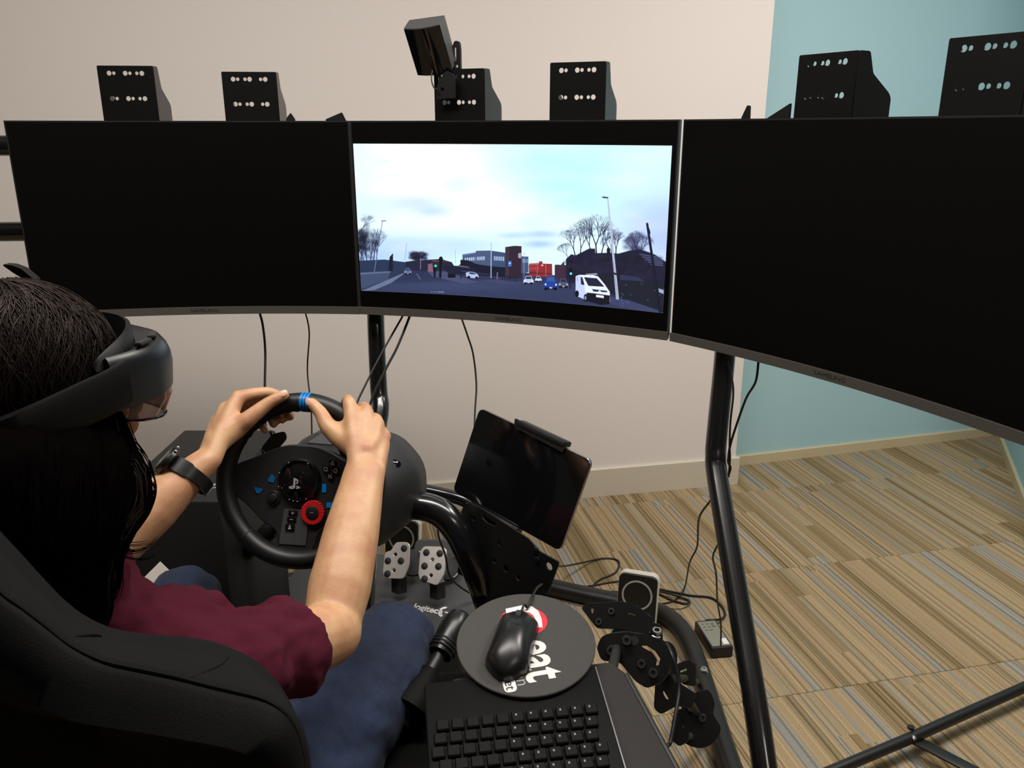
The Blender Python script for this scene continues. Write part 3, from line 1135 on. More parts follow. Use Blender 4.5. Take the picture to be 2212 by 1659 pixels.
# pitch the box forward so that its lid shows
ax_x = sx_
tilt = Matrix.Rotation(math.radians(40), 3, ax_x)
su = tilt @ upv
sf = tilt @ sn
if su.dot(sn) < 0:
    tilt = Matrix.Rotation(math.radians(-40), 3, ax_x)
    su = tilt @ upv
    sf = tilt @ sn
yw = Matrix.Rotation(math.radians(-17), 3, su)
sx_, sf = yw @ ax_x, yw @ sf
st = Thing('tracking_sensor', 'black box sensor with a curved face, tilted on a clamp', 'sensor', P(955, 165, 1.76))
sc = P(931, 100, 1.765)
wS, hS, dS = 0.080, 0.102, 0.054
mb = MB()
prof = [(-wS / 2, -dS / 2)] + [(-wS / 2 + wS * k / 8, dS / 2 - 0.004 + 0.011 * math.sin(math.pi * k / 8)) for k in range(9)] + [(wS / 2, -dS / 2)]
prof = round_poly(prof, 0.003, 2)
rings = []
for zz, k in ((-hS / 2, 0.9), (-hS / 2 + 0.006, 0.99), (-hS / 2 + 0.008, 1.0), (hS / 2 - 0.0008, 1.0), (hS / 2, 0.985)):
    rings.append([sc + sx_ * x * k + sf * y * k + su * zz for x, y in prof])
mb.loft(rings)
st.part('body', mb, M['plastic_grey'], ang=40)
mb = MB()
fp = [(-wS / 2 + wS * k / 12, dS / 2 - 0.0035 + 0.0115 * math.sin(math.pi * k / 12)) for k in range(13)]
fp = fp + [(x, y - 0.004) for x, y in reversed(fp)]
mb.loft([[sc + sx_ * x * 0.985 + sf * (y + 0.0006) + su * zz for x, y in fp] for zz in (-hS / 2 + 0.002, hS / 2 - 0.002)])
st.part('curved_window', mb, M['glass_black'], label='gloss black curved front')
q0 = P(934, 160, 1.79)
st.part('ball_joint', MB().ball(P(958, 170, 1.775), (0.012,) * 3), M['glass_black'])
mb = MB()
mb.plate([round_poly([(-0.022, -0.032), (0.024, -0.030), (0.022, 0.016), (0.004, 0.026), (-0.016, 0.004)], 0.005), circle(-0.006, -0.012, 0.004)], 0.006, P(962, 180, 1.765), unit(V(1, -0.37, 0)), UP)
st.part('clamp_jaw', mb, M['plastic_black'])
mb = MB()
mb.plate([round_poly([(-0.009, -0.040), (0.012, -0.040), (0.012, 0.030), (0.010, 0.044), (-0.001, 0.046), (-0.008, 0.03)], 0.005), rrect(-0.003, 0.004, 0.0025, 0.032, 0.001), circle(0.003, -0.006, 0.0035)], 0.008, P(985, 137, 1.79), unit(V(1, -0.37, 0)), UP)
st.part('clamp_handle', mb, M['plastic_black'])
st.part('wire', MB().tube([P(934, 152, 1.765), P(932, 172, 1.76), P(938, 190, 1.76), P(946, 192, 1.765)], 0.0016, seg=8), M['cable'])

# ------------------------------------------------------------------ driving rig: frame, wheel, pedals
RR = unit(V(0.98, -0.2, 0))
RF = V(-RR.y, RR.x, 0)
WC = P(648, 1038, 1.37)
rig = Thing('cockpit_frame', 'gloss black tubular racing cockpit frame standing on the carpet', 'cockpit frame', PZ(1330, 1300, 0.0))


def tube_part(th, name, pts, r, seg=20, n=7, m=None, label=None):
    return th.part(name, MB().tube(pts, r, seg=seg, n=n), m or G, label=label)


tube_part(rig, 'support_tube', [P(640, 1105, 1.60), P(800, 1098, 1.57), P(890, 1092, 1.555), P(945, 1104, 1.545), P(985, 1142, 1.54), P(1015, 1200, 1.55), P(1040, 1262, 1.58), P(1060, 1320, 1.68), PZ(1075, 1345, 0.05)], [0.027] * 9)
tube_part(rig, 'cross_tube', [P(800, 1040, 1.78), P(900, 1056, 1.75), P(960, 1068, 1.73), P(1010, 1084, 1.71), P(1050, 1120, 1.70), P(1075, 1170, 1.70)], 0.0145, seg=16)
tube_part(rig, 'base_tube', [PZ(1080, 1240, 0.027), PZ(1165, 1262, 0.027), PZ(1260, 1284, 0.027), PZ(1375, 1308, 0.027), PZ(1432, 1326, 0.027), PZ(1474, 1362, 0.027), PZ(1505, 1430, 0.027), PZ(1540, 1540, 0.027), PZ(1572, 1640, 0.027), PZ(1630, 1800, 0.027), PZ(1690, 1960, 0.027)], 0.0262, seg=22, m=M['satin_black'])
tube_part(rig, 'base_tube', [PZ(1080, 1240, 0.027), PZ(700, 1245, 0.027), PZ(520, 1290, 0.027), PZ(440, 1360, 0.027), PZ(330, 1560, 0.027), PZ(220, 1760, 0.027)], 0.0262, seg=18, m=M['satin_black'])
tube_part(rig, 'steering_strut', [PZ(430, 1275, 0.04), P(530, 1195, 1.72), P(600, 1130, 1.62)], 0.019, seg=14)
tube_part(rig, 'seat_rail', [V(-0.72, 1.0, 0.03), V(-0.72, 0.3, 0.03)], 0.025, seg=12)
tube_part(rig, 'seat_rail', [V(-0.28, 1.0, 0.03), V(-0.28, 0.3, 0.03)], 0.025, seg=12)
# bright socket bolts on the base tube
for (x, y, r) in ((1521, 1447, 0.0085), (1419, 1364, 0.0085)):
    c = PZ(x, y, 0.056)
    nrm = unit(V(-0.05, -0.25, 1))
    if y < 1400:
        c = P(x, y, 1.452)
    b_ = rig.part('bolt', MB().lathe(c - nrm * 0.004, nrm, [(0.0, -0.004), (r * 1.25, -0.004), (r * 1.25, -0.001), (r, 0), (r, 0.007), (r * 0.9, 0.0085), (r * 0.55, 0.0085), (r * 0.5, 0.004), (0, 0.004)], seg=16), M['steel'], label='bright steel socket bolt')

# perforated steel panel at the side of the wheel deck
pO = P(1100, 1215, 1.50)
pex = unit(P(1205, 1226, 1.44) - P(1000, 1100, 1.58))
pex, pey, pez = frame(pex, UP)


def PLN(x, y, O, n):
    """where the sight line through (x, y) meets the plane (O, n)"""
    a = P(x, y, 1.0) - V(0, 0, EYE)
    t = (O - V(0, 0, EYE)).dot(n) / a.dot(n)
    return V(0, 0, EYE) + a * t


def on2d(pts, O, ex, ey):
    n = ex.cross(ey)
    return [((PLN(x, y, O, n) - O).dot(ex), (PLN(x, y, O, n) - O).dot(ey)) for x, y in pts]


deck = Thing('deck_panel', 'black perforated steel panel below the tablet', 'steel panel', PZ(1105, 1300, 0.0))
out = on2d([(1012, 1085), (1040, 1098), (1145, 1165), (1168, 1192), (1209, 1214), (1186, 1278), (1100, 1306), (1040, 1316), (1028, 1256), (988, 1238), (1000, 1190), (1008, 1150)], pO, pex, pey)
holes = []
for (x, y, rx) in ((1024, 1119, .0065), (1082, 1173, .0075), (1068, 1210, .006), (1093, 1227, .0075), (1120, 1247, .006), (1187, 1223, .0075), (1006, 1231, .006)):
    (hx, hy), = on2d([(x, y)], pO, pex, pey)
    holes.append(circle(hx, hy, rx, 12))
slot = on2d([(1041, 1117), (1052, 1111), (1071, 1124), (1070, 1137), (1052, 1129)], pO, pex, pey)
deck.part('panel', MB().plate([round_poly(out, 0.006)] + holes + [slot], 0.003, pO, pex, pey), M['satin_black'])
back = pO + (-pez if pez.y < 0 else pez) * 0.05
out2 = on2d([(1040, 1180), (1150, 1215), (1165, 1290), (1080, 1320), (1030, 1300)], back, pex, pey)
deck.part('rear_panel', MB().plate([out2], 0.003, back, pex, pey), M['satin_black'])
for (x, y) in ((1158, 1186), (1162, 1207)):
    c = PLN(x, y, pO, pez)
    deck.part('bolt', MB().lathe(c, -pez if pez.y > 0 else pez, [(0, 0), (0.006, 0), (0.006, 0.005), (0, 0.006)], seg=12), M['satin_black'])
deck.part('support_post', MB().tube([P(1105, 1290, 1.60), PZ(1110, 1330, 0.0)], 0.02, seg=14, smooth=False), M['satin_black'])

# steering wheel ------------------------------------------------
wr = unit(V(0.990, -0.14, 0))
wf = V(-wr.y, wr.x, 0)
RAKE = math.radians(20)
wu = UP * math.cos(RAKE) + wf * math.sin(RAKE)
wn = wr.cross(wu)               # towards the driver
if wn.y > 0:
    wn = -wn
WR, WT = 0.1305, 0.0158
PXM = FPX / 1.37


def wp(x, y, h=0.0):
    """wheel coordinates in photo pixels from the hub, h metres towards the driver"""
    return WC + wr * (x / PXM) + wu * (y / PXM) + wn * h


wheel = Thing('steering_controller', 'black racing steering wheel with blue marker and red dial', 'steering wheel', WC - UP * 0.17)


def rim_ring(a0, a1, rt, seg=18, steps=80, bump=True):
    rings = []
    for i in range(steps + 1):
        a = math.radians(a0 + (a1 - a0) * i / steps)
        d = wr * math.cos(a) + wu * math.sin(a)
        c = WC + d * WR
        ring = []
        for k in range(seg):
            t = 2 * math.pi * k / seg
            g = rt
            inner = max(0.0, -math.cos(t))
            if bump and math.sin(a) > 0.5:
                g *= 1 + 0.06 * inner * math.sin(a * 46)      # finger ridges on the inner side
            ring.append(c + d * (math.cos(t) * g) + wn * (math.sin(t) * g * 1.08))
        rings.append(ring)
    return rings


wheel.part('rim', MB().loft(rim_ring(0, 360 - 3, WT, steps=150) + [rim_ring(0, 360 - 3, WT, steps=150)[0]], cap=False), M['plastic_black'])
bl = MB()
mk = wheel.part('centre_marker', MB().loft(rim_ring(84.5, 92.0, WT * 1.012, steps=6, bump=False)), mat('deep_blue_leather', srgb(6, 60, 110), 0.4), label='blue band at the top of the rim')
for a0, a1 in ((85.2, 86.6), (87.4, 88.9), (89.7, 91.1)):
    wheel.part('marker_stripe', MB().loft(rim_ring(a0, a1, WT * 1.04, steps=4, bump=False)), M['blue'], mk)
for a0 in (47, 133, 228, 312):
    wheel.part('rim_seam', MB().loft(rim_ring(a0 - 0.5, a0 + 0.5, WT * 1.03, steps=3, bump=False)), M['rubber'])

star = [(-152, 24), (-100, 44), (-66, 62), (-30, 74), (30, 74), (66, 62), (100, 44), (152, 24), (152, -34), (112, -60), (78, -92), (46, -106), (37, -150), (-37, -150), (-46, -106), (-78, -92), (-112, -60), (-152, -34)]
wheel.part('spoke_plate', MB().plate([round_poly([(x / PXM, y / PXM) for x, y in star], 0.012)], 0.016, WC - wn * 0.010, wr, wu if wr.cross(wu).dot(wn) > 0 else wu, bevel=0.002), M['plastic_dark'])
hub = wheel.part('hub', MB().lathe(WC - wn * 0.004, wn, [(0, 0), (0.037, 0), (0.037, 0.008), (0.034, 0.0125), (0.031, 0.0125), (0.0295, 0.010), (0.024, 0.0115), (0.018, 0.014), (0.010, 0.016), (0.0, 0.0165)], seg=48), M['glass_black'])
LW = wp(-2, -6, 0.0135)
mb = MB()
mb.plate([round_poly([(-0.0012, -0.008), (0.0022, -0.0068), (0.0022, 0.0062), (0.0045, 0.0052), (0.0045, 0.0012), (0.0032, 0.0012), (0.0032, -0.0005), (0.0066, 0.0008), (0.0072, 0.0048), (0.0045, 0.0082), (-0.0012, 0.0098)], 0.0008)], 0.001, LW + wr * -0.002 + wn * 0.0022, wr, wu)
mb.plate([[(-0.0095, -0.0052), (-0.0018, -0.0025), (-0.0018, -0.0046), (-0.0055, -0.0060), (-0.0018, -0.0068), (-0.0018, -0.0086), (-0.0085, -0.0082)]], 0.001, LW + wr * -0.001 + wn * 0.0022, wr, wu)
mb.plate([[(0.0030, -0.0030), (0.0095, -0.0048), (0.0095, -0.0066), (0.0030, -0.0082), (0.0030, -0.0064), (0.0062, -0.0056), (0.0030, -0.0048)]], 0.001, LW + wr * -0.001 + wn * 0.0022, wr, wu)
wheel.part('emblem', mb, M['letter_grey'], hub, label='pale grey emblem on the hub')
for a in (250, 262, 274, 300, 200, 160, 120, 60):
    a = math.radians(a)
    wheel.part('hub_screw', MB().ball(WC + wr * (0.0335 * math.cos(a)) + wu * (0.0335 * math.sin(a)) + wn * 0.0122, (0.0012,) * 3, seg=8), M['steel'], hub)
# face buttons
FB = (74, 22)
btn_pts = {'tri': (72, 42), 'sq': (58, 28), 'ci': (80, 26), 'x': (68, 13)}
for kind, (x, y) in btn_pts.items():
    c = wp(x, y, -0.002)
    b_ = wheel.part('face_button', MB().lathe(c, wn, [(0, 0), (0.0066, 0), (0.0066, 0.004), (0.0056, 0.0055), (0, 0.0058)], seg=20), M['glass_black'])
    o = c + wn * 0.0062
    mb = MB()
    if kind == 'ci':
        mb.plate([circle(0, 0, 0.0034, 18), circle(0, 0, 0.0026, 18)], 0.0005, o, wr, wu)
    elif kind == 'sq':
        mb.plate([[(-0.003, -0.003), (0.003, -0.003), (0.003, 0.003), (-0.003, 0.003)], [(-0.0022, -0.0022), (0.0022, -0.0022), (0.0022, 0.0022), (-0.0022, 0.0022)]], 0.0005, o, wr, wu)
    elif kind == 'tri':
        mb.plate([[(-0.0036, -0.0026), (0.0036, -0.0026), (0, 0.0038)], [(-0.0023, -0.0018), (0.0023, -0.0018), (0, 0.0022)]], 0.0005, o, wr, wu)
    else:
        for s in (1, -1):
            dx = (wr + wu * s).normalized()
            mb.box(o, (0.0085, 0.0009, 0.0005), (dx, wn.cross(dx), wn))
    wheel.part('symbol', mb, M['letter_grey'], b_)
# hat switch, blue marks, red dial, keys of the lower spoke
wheel.part('hat_switch', MB().lathe(wp(-57, -41, -0.002), wn, [(0, 0), (0.0125, 0), (0.0125, 0.003), (0.011, 0.005), (0.0085, 0.0045), (0.006, 0.009), (0, 0.010)], seg=24), M['plastic_black'])
for (x, y, pts) in ((-65, 1, [(-8, -4), (0, 9), (9, 2), (6, -9), (-4, -8)]), (-92, -26, [(-11, 6), (10, 3), (3, -7), (-4, -7)]), (56, -14, [(-5, 10), (4, 10), (5, -8), (-5, -9)]), (70, -48, [(-7, 5), (6, 5), (6, -6), (-7, -6)])):
    mb = MB().plate([round_poly([(a / PXM, b / PXM) for a, b in pts], 0.001)], 0.0016, wp(x, y, 0.0005), wr, wu)
    wheel.part('shift_mark', mb, mat('blue_mark', srgb(0, 92, 150), 0.45) if x < 0 else M['blue'], label='blue mark beside the hub')
dc = wp(35, -66, -0.001)
gear = []
for k in range(24):
    a = 2 * math.pi * k / 24
    for da, r in ((0.0, 0.0178), (0.07, 0.0196), (0.18, 0.0196), (0.25, 0.0178)):
        gear.append((r * math.cos(a + da), r * math.sin(a + da)))
dial = wheel.part('dial', MB().plate([gear, circle(0, 0, 0.0110, 24)], 0.008, dc + wn * 0.003, wr, wu, bevel=0.0006), M['red'], label='red notched dial')
cap_ = wheel.part('dial_button', MB().lathe(dc, wn, [(0, 0), (0.0112, 0), (0.0112, 0.0085), (0.009, 0.0095), (0, 0.0096)], seg=28), M['plastic_black'], dial, label='black centre button')
wheel.part('dial_key_mark', MB().box(dc + wn * 0.0101, (0.006, 0.0007, 0.0004), (wr, wu, wn)), M['letter_grey'], dial)
pan = wheel.part('lower_panel', MB().plate([round_poly([(a / PXM, b / PXM) for a, b in ((-31, -62), (26, -62), (22, -138), (-38, -138))], 0.003)], 0.003, wp(0, 0, 0.0), wr, wu), M['plastic_grey'])
for i, (x, y) in enumerate(((-10, -70), (-12, -84), (-15, -101))):
    wheel.part('spoke_button', MB().box(wp(x, y, 0.002), (0.016, 0.0085 if i < 2 else 0.011, 0.004), (wr, wu, wn), 0.0015), M['glass_black'], pan)
    mb = MB()
    if i < 2:
        mb.box(wp(x, y, 0.0043), (0.005, 0.0011, 0.0004), (wr, wu, wn))
        if i == 0:
            mb.box(wp(x, y, 0.0043), (0.0011, 0.005, 0.0004), (wr, wu, wn))
    else:
        mb.plate([[(-0.003, -0.003), (0.003, -0.003), (0.0015, 0.001), (0.001, 0.004), (-0.001, 0.004), (-0.001, 0.0)]], 0.0004, wp(x, y, 0.0043), wr, wu)
    wheel.part('button_mark', mb, M['letter_grey'], pan)
# shift paddles behind the spokes
for s in (-1, 1):
    pts = [(s * 96, 24), (s * 112, 62), (s * 86, 96), (s * 58, 104), (s * 52, 88), (s * 74, 60), (s * 66, 26)]
    loop = round_poly([(x / PXM, y / PXM) for x, y in pts], 0.006)
    pd = wheel.part('shift_paddle', MB().plate([loop], 0.003, WC - wn * 0.032, wr, wu), M['plastic_dark'])
    wheel.part('paddle_edge', MB().tube([wp(s * 97, 24, -0.031), wp(s * 100, 50, -0.031), wp(s * 113, 63, -0.031)], 0.0012, seg=8), M['silver_edge'], pd, label='bright paddle edge')
# wheel base behind
bc = WC + RF * 0.155 + RR * 0.01 - UP * 0.082
secs = [(-0.115, 0.052, 0.06, 0.0), (-0.09, 0.10, 0.082, 0.0), (-0.05, 0.120, 0.090, 0.002), (0.03, 0.135, 0.092, 0.0), (0.085, 0.132, 0.088, -0.002), (0.115, 0.105, 0.070, -0.006)]
mb = MB()
rings = []
for (dy, hw, hh, dz) in secs:
    lp = round_poly([(-hw, -hh * 0.55), (-hw * 0.72, -hh), (hw * 0.72, -hh), (hw, -hh * 0.55), (hw, hh * 0.35), (hw * 0.62, hh), (-hw * 0.62, hh), (-hw, hh * 0.35)], 0.03, 4)
    rings.append([bc + RF * dy + RR * x + UP * (z + dz) for x, z in lp])
mb.loft(rings)
wb = wheel.part('wheel_base', mb, M['plastic_dark'], ang=50)
wheel.part('steering_shaft', MB().cyl(WC - wn * 0.008, WC + RF * 0.06 - UP * 0.02, 0.03, 0.04), M['plastic_black'])
mb = MB().plate([round_poly([(-0.06, -0.05), (0.06, -0.05), (0.045, 0.05), (-0.045, 0.05)], 0.008)], 0.003, bc + UP * 0.093 + RF * 0.03, RR, RF)
wheel.part('base_lid', mb, M['plastic_grey'], wb)
wheel.part('clamp_screw', MB().lathe(P(853, 1004, 1.5), unit(V(0.5, -0.5, 0.7)), [(0, 0), (0.009, 0), (0.009, 0.008), (0.006, 0.010), (0, 0.010)], seg=16), M['glass_black'], wb)
wheel.part('mounting_deck', MB().box(bc - UP * 0.100 - RR * 0.03, (0.19, 0.17, 0.014), (RR, RF, UP), 0.003), M['satin_black'], None)

# pedals -----------------------------------------------------------
PR = unit(V(0.96, -0.28, 0))
PF = V(-PR.y, PR.x, 0)
ptilt = math.radians(17)
pfw = PF * math.cos(ptilt) + UP * math.sin(ptilt)       # up the sloping top of the pedal box
pn = PR.cross(pfw)
PO = P(905, 1290, 2.04)
ped = Thing('pedal_set', 'dark grey pedal box with three perforated steel pedals', 'pedals', V(PO.x, PO.y, PO.z - 0.2))


def pp(x, y, h=0.0):
    return PLN(x, y, PO + pn * h, pn)


def p2(pts, h=0.0):
    return [((pp(x, y, h) - PO).dot(PR), (pp(x, y, h) - PO).dot(pfw)) for x, y in pts]


a0 = p2([(820, 1250), (1040, 1290), (1062, 1420), (735, 1410)])
L0 = -0.34
lip = p2([(815, 1290), (1040, 1318), (1052, 1420), (740, 1405)])
body = [(-0.36, -0.13), (0.155, -0.13), (0.155, 0.05), (0.10, 0.12), (-0.30, 0.12), (-0.36, 0.05)]
mb = MB()
lo = [PO + PR * x * 1.03 + pfw * y * 1.0 - UP * 0.10 for x, y in round_poly(body, 0.012)]
hi = [PO + PR * x + pfw * y - pn * 0.004 for x, y in round_poly(body, 0.012)]
hi2 = [PO + PR * x * 0.985 + pfw * y * 0.985 for x, y in round_poly(body, 0.012)]
mb.loft([lo, hi, hi2])
pbox = ped.part('pedal_box', mb, M['plastic_grey'])
# raised hump behind each pedal, steel pad with holes, arm and side disc
specs = [(862, 1210, 0.0, [(833, 1193), (846, 1191), (856, 1172), (880, 1172), (885, 1178), (884, 1222), (872, 1250), (836, 1249), (828, 1238)]),
         (935, 1222, 0.0, [(916, 1181), (958, 1182), (965, 1190), (960, 1240), (945, 1265), (908, 1252), (905, 1240), (909, 1192)])]
padn = unit(V(-0.02, -0.80, 0.60))
pdx, pdy, pdz = frame(PR, UP - padn * UP.dot(padn))


def pedal(ctr, shape, hole_px, foot):
    O = ctr
    lp = on2d(shape, O, pdx, pdy)
    holes = []
    studs = []
    for (x, y, big) in hole_px:
        (hx, hy), = on2d([(x, y)], O, pdx, pdy)
        (studs if big else holes).append((hx, hy))
    arm = ped.part('pedal', MB().tube([O - padn * 0.022 - pdy * 0.02, PLN(foot[0], foot[1] - 22, O - padn * 0.02, padn), PLN(foot[0], foot[1], O - padn * 0.03, padn) - UP * 0.012], 0.019, seg=4, flat=0.75, hint=PR, smooth=False), M['plastic_dark'])
    ped.part('pad', MB().plate([round_poly(lp, 0.008)] + [circle(a, b, 0.0052) for a, b in holes], 0.005, O, pdx, pdy, bevel=0.0008), M['pedal_steel'], arm, label='brushed steel pad')
    for a, b in studs:
        c = O + pdx * a + pdy * b
        s = pdz if pdz.dot(padn) > 0 else -pdz
        ped.part('rubber_stud', MB().lathe(c + s * 0.001, s, [(0, 0), (0.0088, 0), (0.0085, 0.003), (0.006, 0.0048), (0, 0.0052)], seg=14), M['rubber'], arm)
    return arm


brake_holes = [(874, 1185, 1), (855, 1198, 0), (839, 1212, 1), (867, 1212, 1), (852, 1232, 0), (838, 1240, 1)]
gas_holes = [(922, 1194, 1), (951, 1196, 1), (935, 1209, 0), (918, 1223, 1), (948, 1224, 1), (932, 1243, 0), (918, 1251, 1)]
pedal(P(858, 1212, 2.02), specs[0][3], brake_holes, (862, 1270))
pedal(P(935, 1222, 1.99), specs[1][3], gas_holes, (945, 1282))
cl_shape = [(x - 92, y + 6) for x, y in specs[0][3]]
pedal(P(766, 1216, 2.06), cl_shape, [(x - 92, y + 6, b) for x, y, b in brake_holes], (770, 1276))
for (x, y) in ((893, 1206), (968, 1215)):
    c = P(x, y + 10, 2.07)
    d_ = ped.part('hinge_disc', MB().lathe(c, -padn * -1, [(0, -0.01), (0.032, -0.01), (0.034, 0.0), (0.031, 0.004), (0, 0.004)], seg=28), M['plastic_dark'])
    mb = MB().tube([c + padn * 0.006 + (pdx * math.cos(a) + pdy * math.sin(a)) * 0.031 for a in [math.radians(-50 + 12 * k) for k in range(11)]], 0.0022, seg=8, n=2)
    ped.part('disc_rim', mb, M['grey_ring'], d_, label='pale curved edge')
hump = [(905, 1168), (970, 1168), (998, 1215), (990, 1250), (975, 1290), (905, 1290), (893, 1230)]
hO = P(945, 1220, 2.12)
ped.part('pedal_hump', MB().plate([round_poly(on2d(hump, hO, pdx, pdy), 0.012)], 0.05, hO - padn * 0.025, pdx, pdy, bevel=0.004), M['plastic_grey'])
to = pp(936, 1321, 0.0006)
tx_ = unit(pp(962, 1326) - pp(915, 1316))
ty_ = pn.cross(tx_)
mb = MB().text('logitech', 0.0245, pp(925, 1316, 0.0008), tx_, ty_, 0.0004, bold=0.0006)
ped.part('maker_lettering', mb, M['letter_white'], pbox, label='white lettering')
mb = MB()
gO = pp(960, 1322, 0.0008)
garc = [(0.013 * math.cos(math.radians(a)), 0.016 * math.sin(math.radians(a))) for a in range(75, 291, 18)]
gin = [(0.0075 * math.cos(math.radians(a)), 0.0095 * math.sin(math.radians(a))) for a in range(290, 74, -18)]
mb.plate([garc + gin], 0.0004, gO - tx_ * 0.002, tx_, ty_)
mb.plate([[(0.000, 0.002), (0.011, 0.002), (0.011, -0.014), (0.0065, -0.014), (0.0065, -0.002), (0.000, -0.002)]], 0.0004, gO + tx_ * 0.001, tx_, ty_)
ped.part('emblem', mb, M['letter_white'], pbox, label='white letter emblem')
for x in (-0.34, 0.13):
    ped.part('foot_bar', MB().box(V(*(PO + PR * x - pfw * 0.02 - UP * 0.10)[:2], 0.0) + UP * ((PO.z - 0.10) / 2), (0.03, 0.2, PO.z - 0.10), (PR, PF, UP), 0.004), M['satin_black'])

# gear knob --------------------------------------------------------
gk = Thing('gear_shifter', 'black shiny gear knob with ribbed collar beside the round pad', 'gear shifter', P(955, 1440, 1.32) - UP * 0.12)
k0, k1 = P(958, 1400, 1.33), P(993, 1338, 1.37)
kax = unit(k1 - k0)
gk.part('knob', MB().lathe(k0, kax, [(0.0, -0.012), (0.020, -0.012), (0.0215, 0.0), (0.0235, 0.018), (0.0250, 0.036), (0.0245, 0.05), (0.021, 0.062), (0.012, 0.069), (0, 0.071)], seg=32), M['mouse'])
for j in range(3):
    gk.part('collar_ring', MB().lathe(k0 + kax * (-0.004 + 0.006 * j), kax, [(0.0, -0.0016), (0.0228, -0.0016), (0.0234, 0), (0.0228, 0.0016), (0, 0.0016)], seg=28), M['plastic_black'])
gk.part('lever', MB().cyl(k0 - kax * 0.012, k0 - kax * 0.14, 0.011, 0.013), M['satin_black'])
gk.part('gaiter', MB().lathe(k0 - kax * 0.12, kax, [(0, 0), (0.042, 0), (0.036, 0.02), (0.026, 0.05), (0.017, 0.075), (0, 0.075)], seg=20), M['keyboard'])
gk.part('shifter_box', MB().box((-0.08, 0.97, 0.27), (0.23, 0.46, 0.46), None, 0.012), M['keyboard'])
gk.part('box_trim', MB().tube([P(1023, 1619, 1.12), P(1058, 1627, 1.11)], 0.0014, seg=8), M['silver_edge'])

# ------------------------------------------------------------------ tablet on its holder
tc_ = V(0.011, 1.393, 0.773)
tex, tey, tez = frame(V(0.757, -0.636, -0.148), V(0.311, 0.151, 0.938))
if tez.y > 0:
    tez = -tez
TW, TH = 0.262, 0.171
tab = Thing('tablet', 'black tablet with a dark glossy screen on a holder', 'tablet', tc_ - tey * TH / 2)
tab.part('case', MB().plate([rrect(-TW / 2, -TH / 2, TW / 2, TH / 2, 0.011, 5)], 0.006, tc_ - tez * 0.0045, tex, tey, bevel=0.0008), M['silver_edge'])
tab.part('screen', MB().plate([rrect(-TW / 2 + 0.0006, -TH / 2 + 0.0006, TW / 2 - 0.0006, TH / 2 - 0.0006, 0.0105, 5)], 0.0014, tc_ - tez * 0.0004, tex, tey, bevel=0.0002), M['glass_black'])
hold = Thing('tablet_holder', 'black clamp holder gripping the tablet top and bottom', 'tablet holder', P(1105, 1215, 1.50))
ax3 = (tex, tey, tez)


def tp(x, y, h):
    return tc_ + tex * x + tey * y + tez * h


hold.part('top_clip', MB().box(tp(0.018, TH / 2 + 0.006, -0.006), (0.112, 0.011, 0.026), ax3, 0.003), M['plastic_black'])
hold.part('top_lip', MB().plate([round_poly([(-0.058, -0.008), (0.057, -0.012), (0.060, 0.008), (-0.062, 0.008)], 0.003)], 0.0025, tp(0.018, TH / 2 + 0.004, 0.0035), tex, tey), M['plastic_black'])
lg = hold.part('bottom_ledge', MB().box(tp(-0.022, -TH / 2 - 0.006, -0.002), (0.122, 0.012, 0.024), ax3, 0.003), M['plastic_black'])
hold.part('ledge_strip', MB().box(tp(-0.026, -TH / 2 - 0.0005, 0.0098), (0.108, 0.0018, 0.003), ax3, 0.0006), M['silver_edge'], lg, label='bright edge strip')
hold.part('back_arm', MB().box(tp(-0.01, -0.01, -0.022), (0.045, TH + 0.02, 0.012), ax3, 0.003), M['plastic_black'])
hold.part('swivel_arm', MB().tube([tp(-0.01, -0.06, -0.03), tp(-0.01, -0.11, -0.02), P(1105, 1215, 1.52)], 0.014, seg=14), M['plastic_black'])
hold.part('lower_plate', MB().plate([round_poly([(-0.09, -0.055), (0.06, -0.055), (0.062, -0.01), (0.045, 0.0), (-0.088, 0.0)], 0.004)], 0.003, tp(-0.015, -TH / 2 - 0.012, -0.012), tex, tey), M['satin_black'])

# ------------------------------------------------------------------ tray with keyboard, pad and mouse
PT = math.radians(10.5)
TO = P(1135, 1392, 1.15)
kx, ky = V(1, 0, 0), V(0, math.cos(PT), math.sin(PT))
kn = V(0, -math.sin(PT), math.cos(PT))
kax3 = (kx, ky, kn)


def tpl(x, y, h=0.0):
    return PLN(x, y, TO + kn * h, kn)


def t2(pts, h=0.0):
    o = TO + kn * h
    return [((tpl(x, y, h) - o).dot(kx), (tpl(x, y, h) - o).dot(ky)) for x, y in pts]


tray = Thing('keyboard_tray', 'dark grey flat tray carrying the keyboard and round pad', 'tray', TO - kn * 0.04)
TB = -0.028
(xr0, yr0), (xr1, yr1) = t2([(1352, 1455), (1463, 1659)], TB)
tl = [(-0.10, yr0 - 0.01), (xr0 - 0.02, yr0 + 0.02), (xr0, yr0), (xr1, yr1), (xr1 + (xr1 - xr0) * 0.45, yr1 - 0.09), (-0.10, yr1 - 0.09)]
tray.part('board', MB().plate([round_poly(tl, 0.006)], 0.010, TO + kn * (TB - 0.006), kx, ky, bevel=0.001), M['tray'])
tray.part('edge_strip', MB().tube([TO + kn * (TB - 0.002) + kx * x + ky * y for x, y in ((xr0, yr0), (xr1, yr1), (xr1 + (xr1 - xr0) * 0.45, yr1 - 0.09))], 0.004, seg=8, smooth=False), M['plastic_black'])
tray.part('arm', MB().box(TO + kn * (TB - 0.02) + kx * 0.05 + ky * -0.03, (0.08, 0.16, 0.016), kax3, 0.003), M['satin_black'])
kb = Thing('keyboard', 'black keyboard on the tray, half under the round pad', 'keyboard', TO + kn * TB)
(kx1, ky1), (kx2, ky2) = t2([(1312, 1518), (1354, 1659)], -0.008)
KR = unit(V(kx2 - kx1, ky2 - ky1, 0))
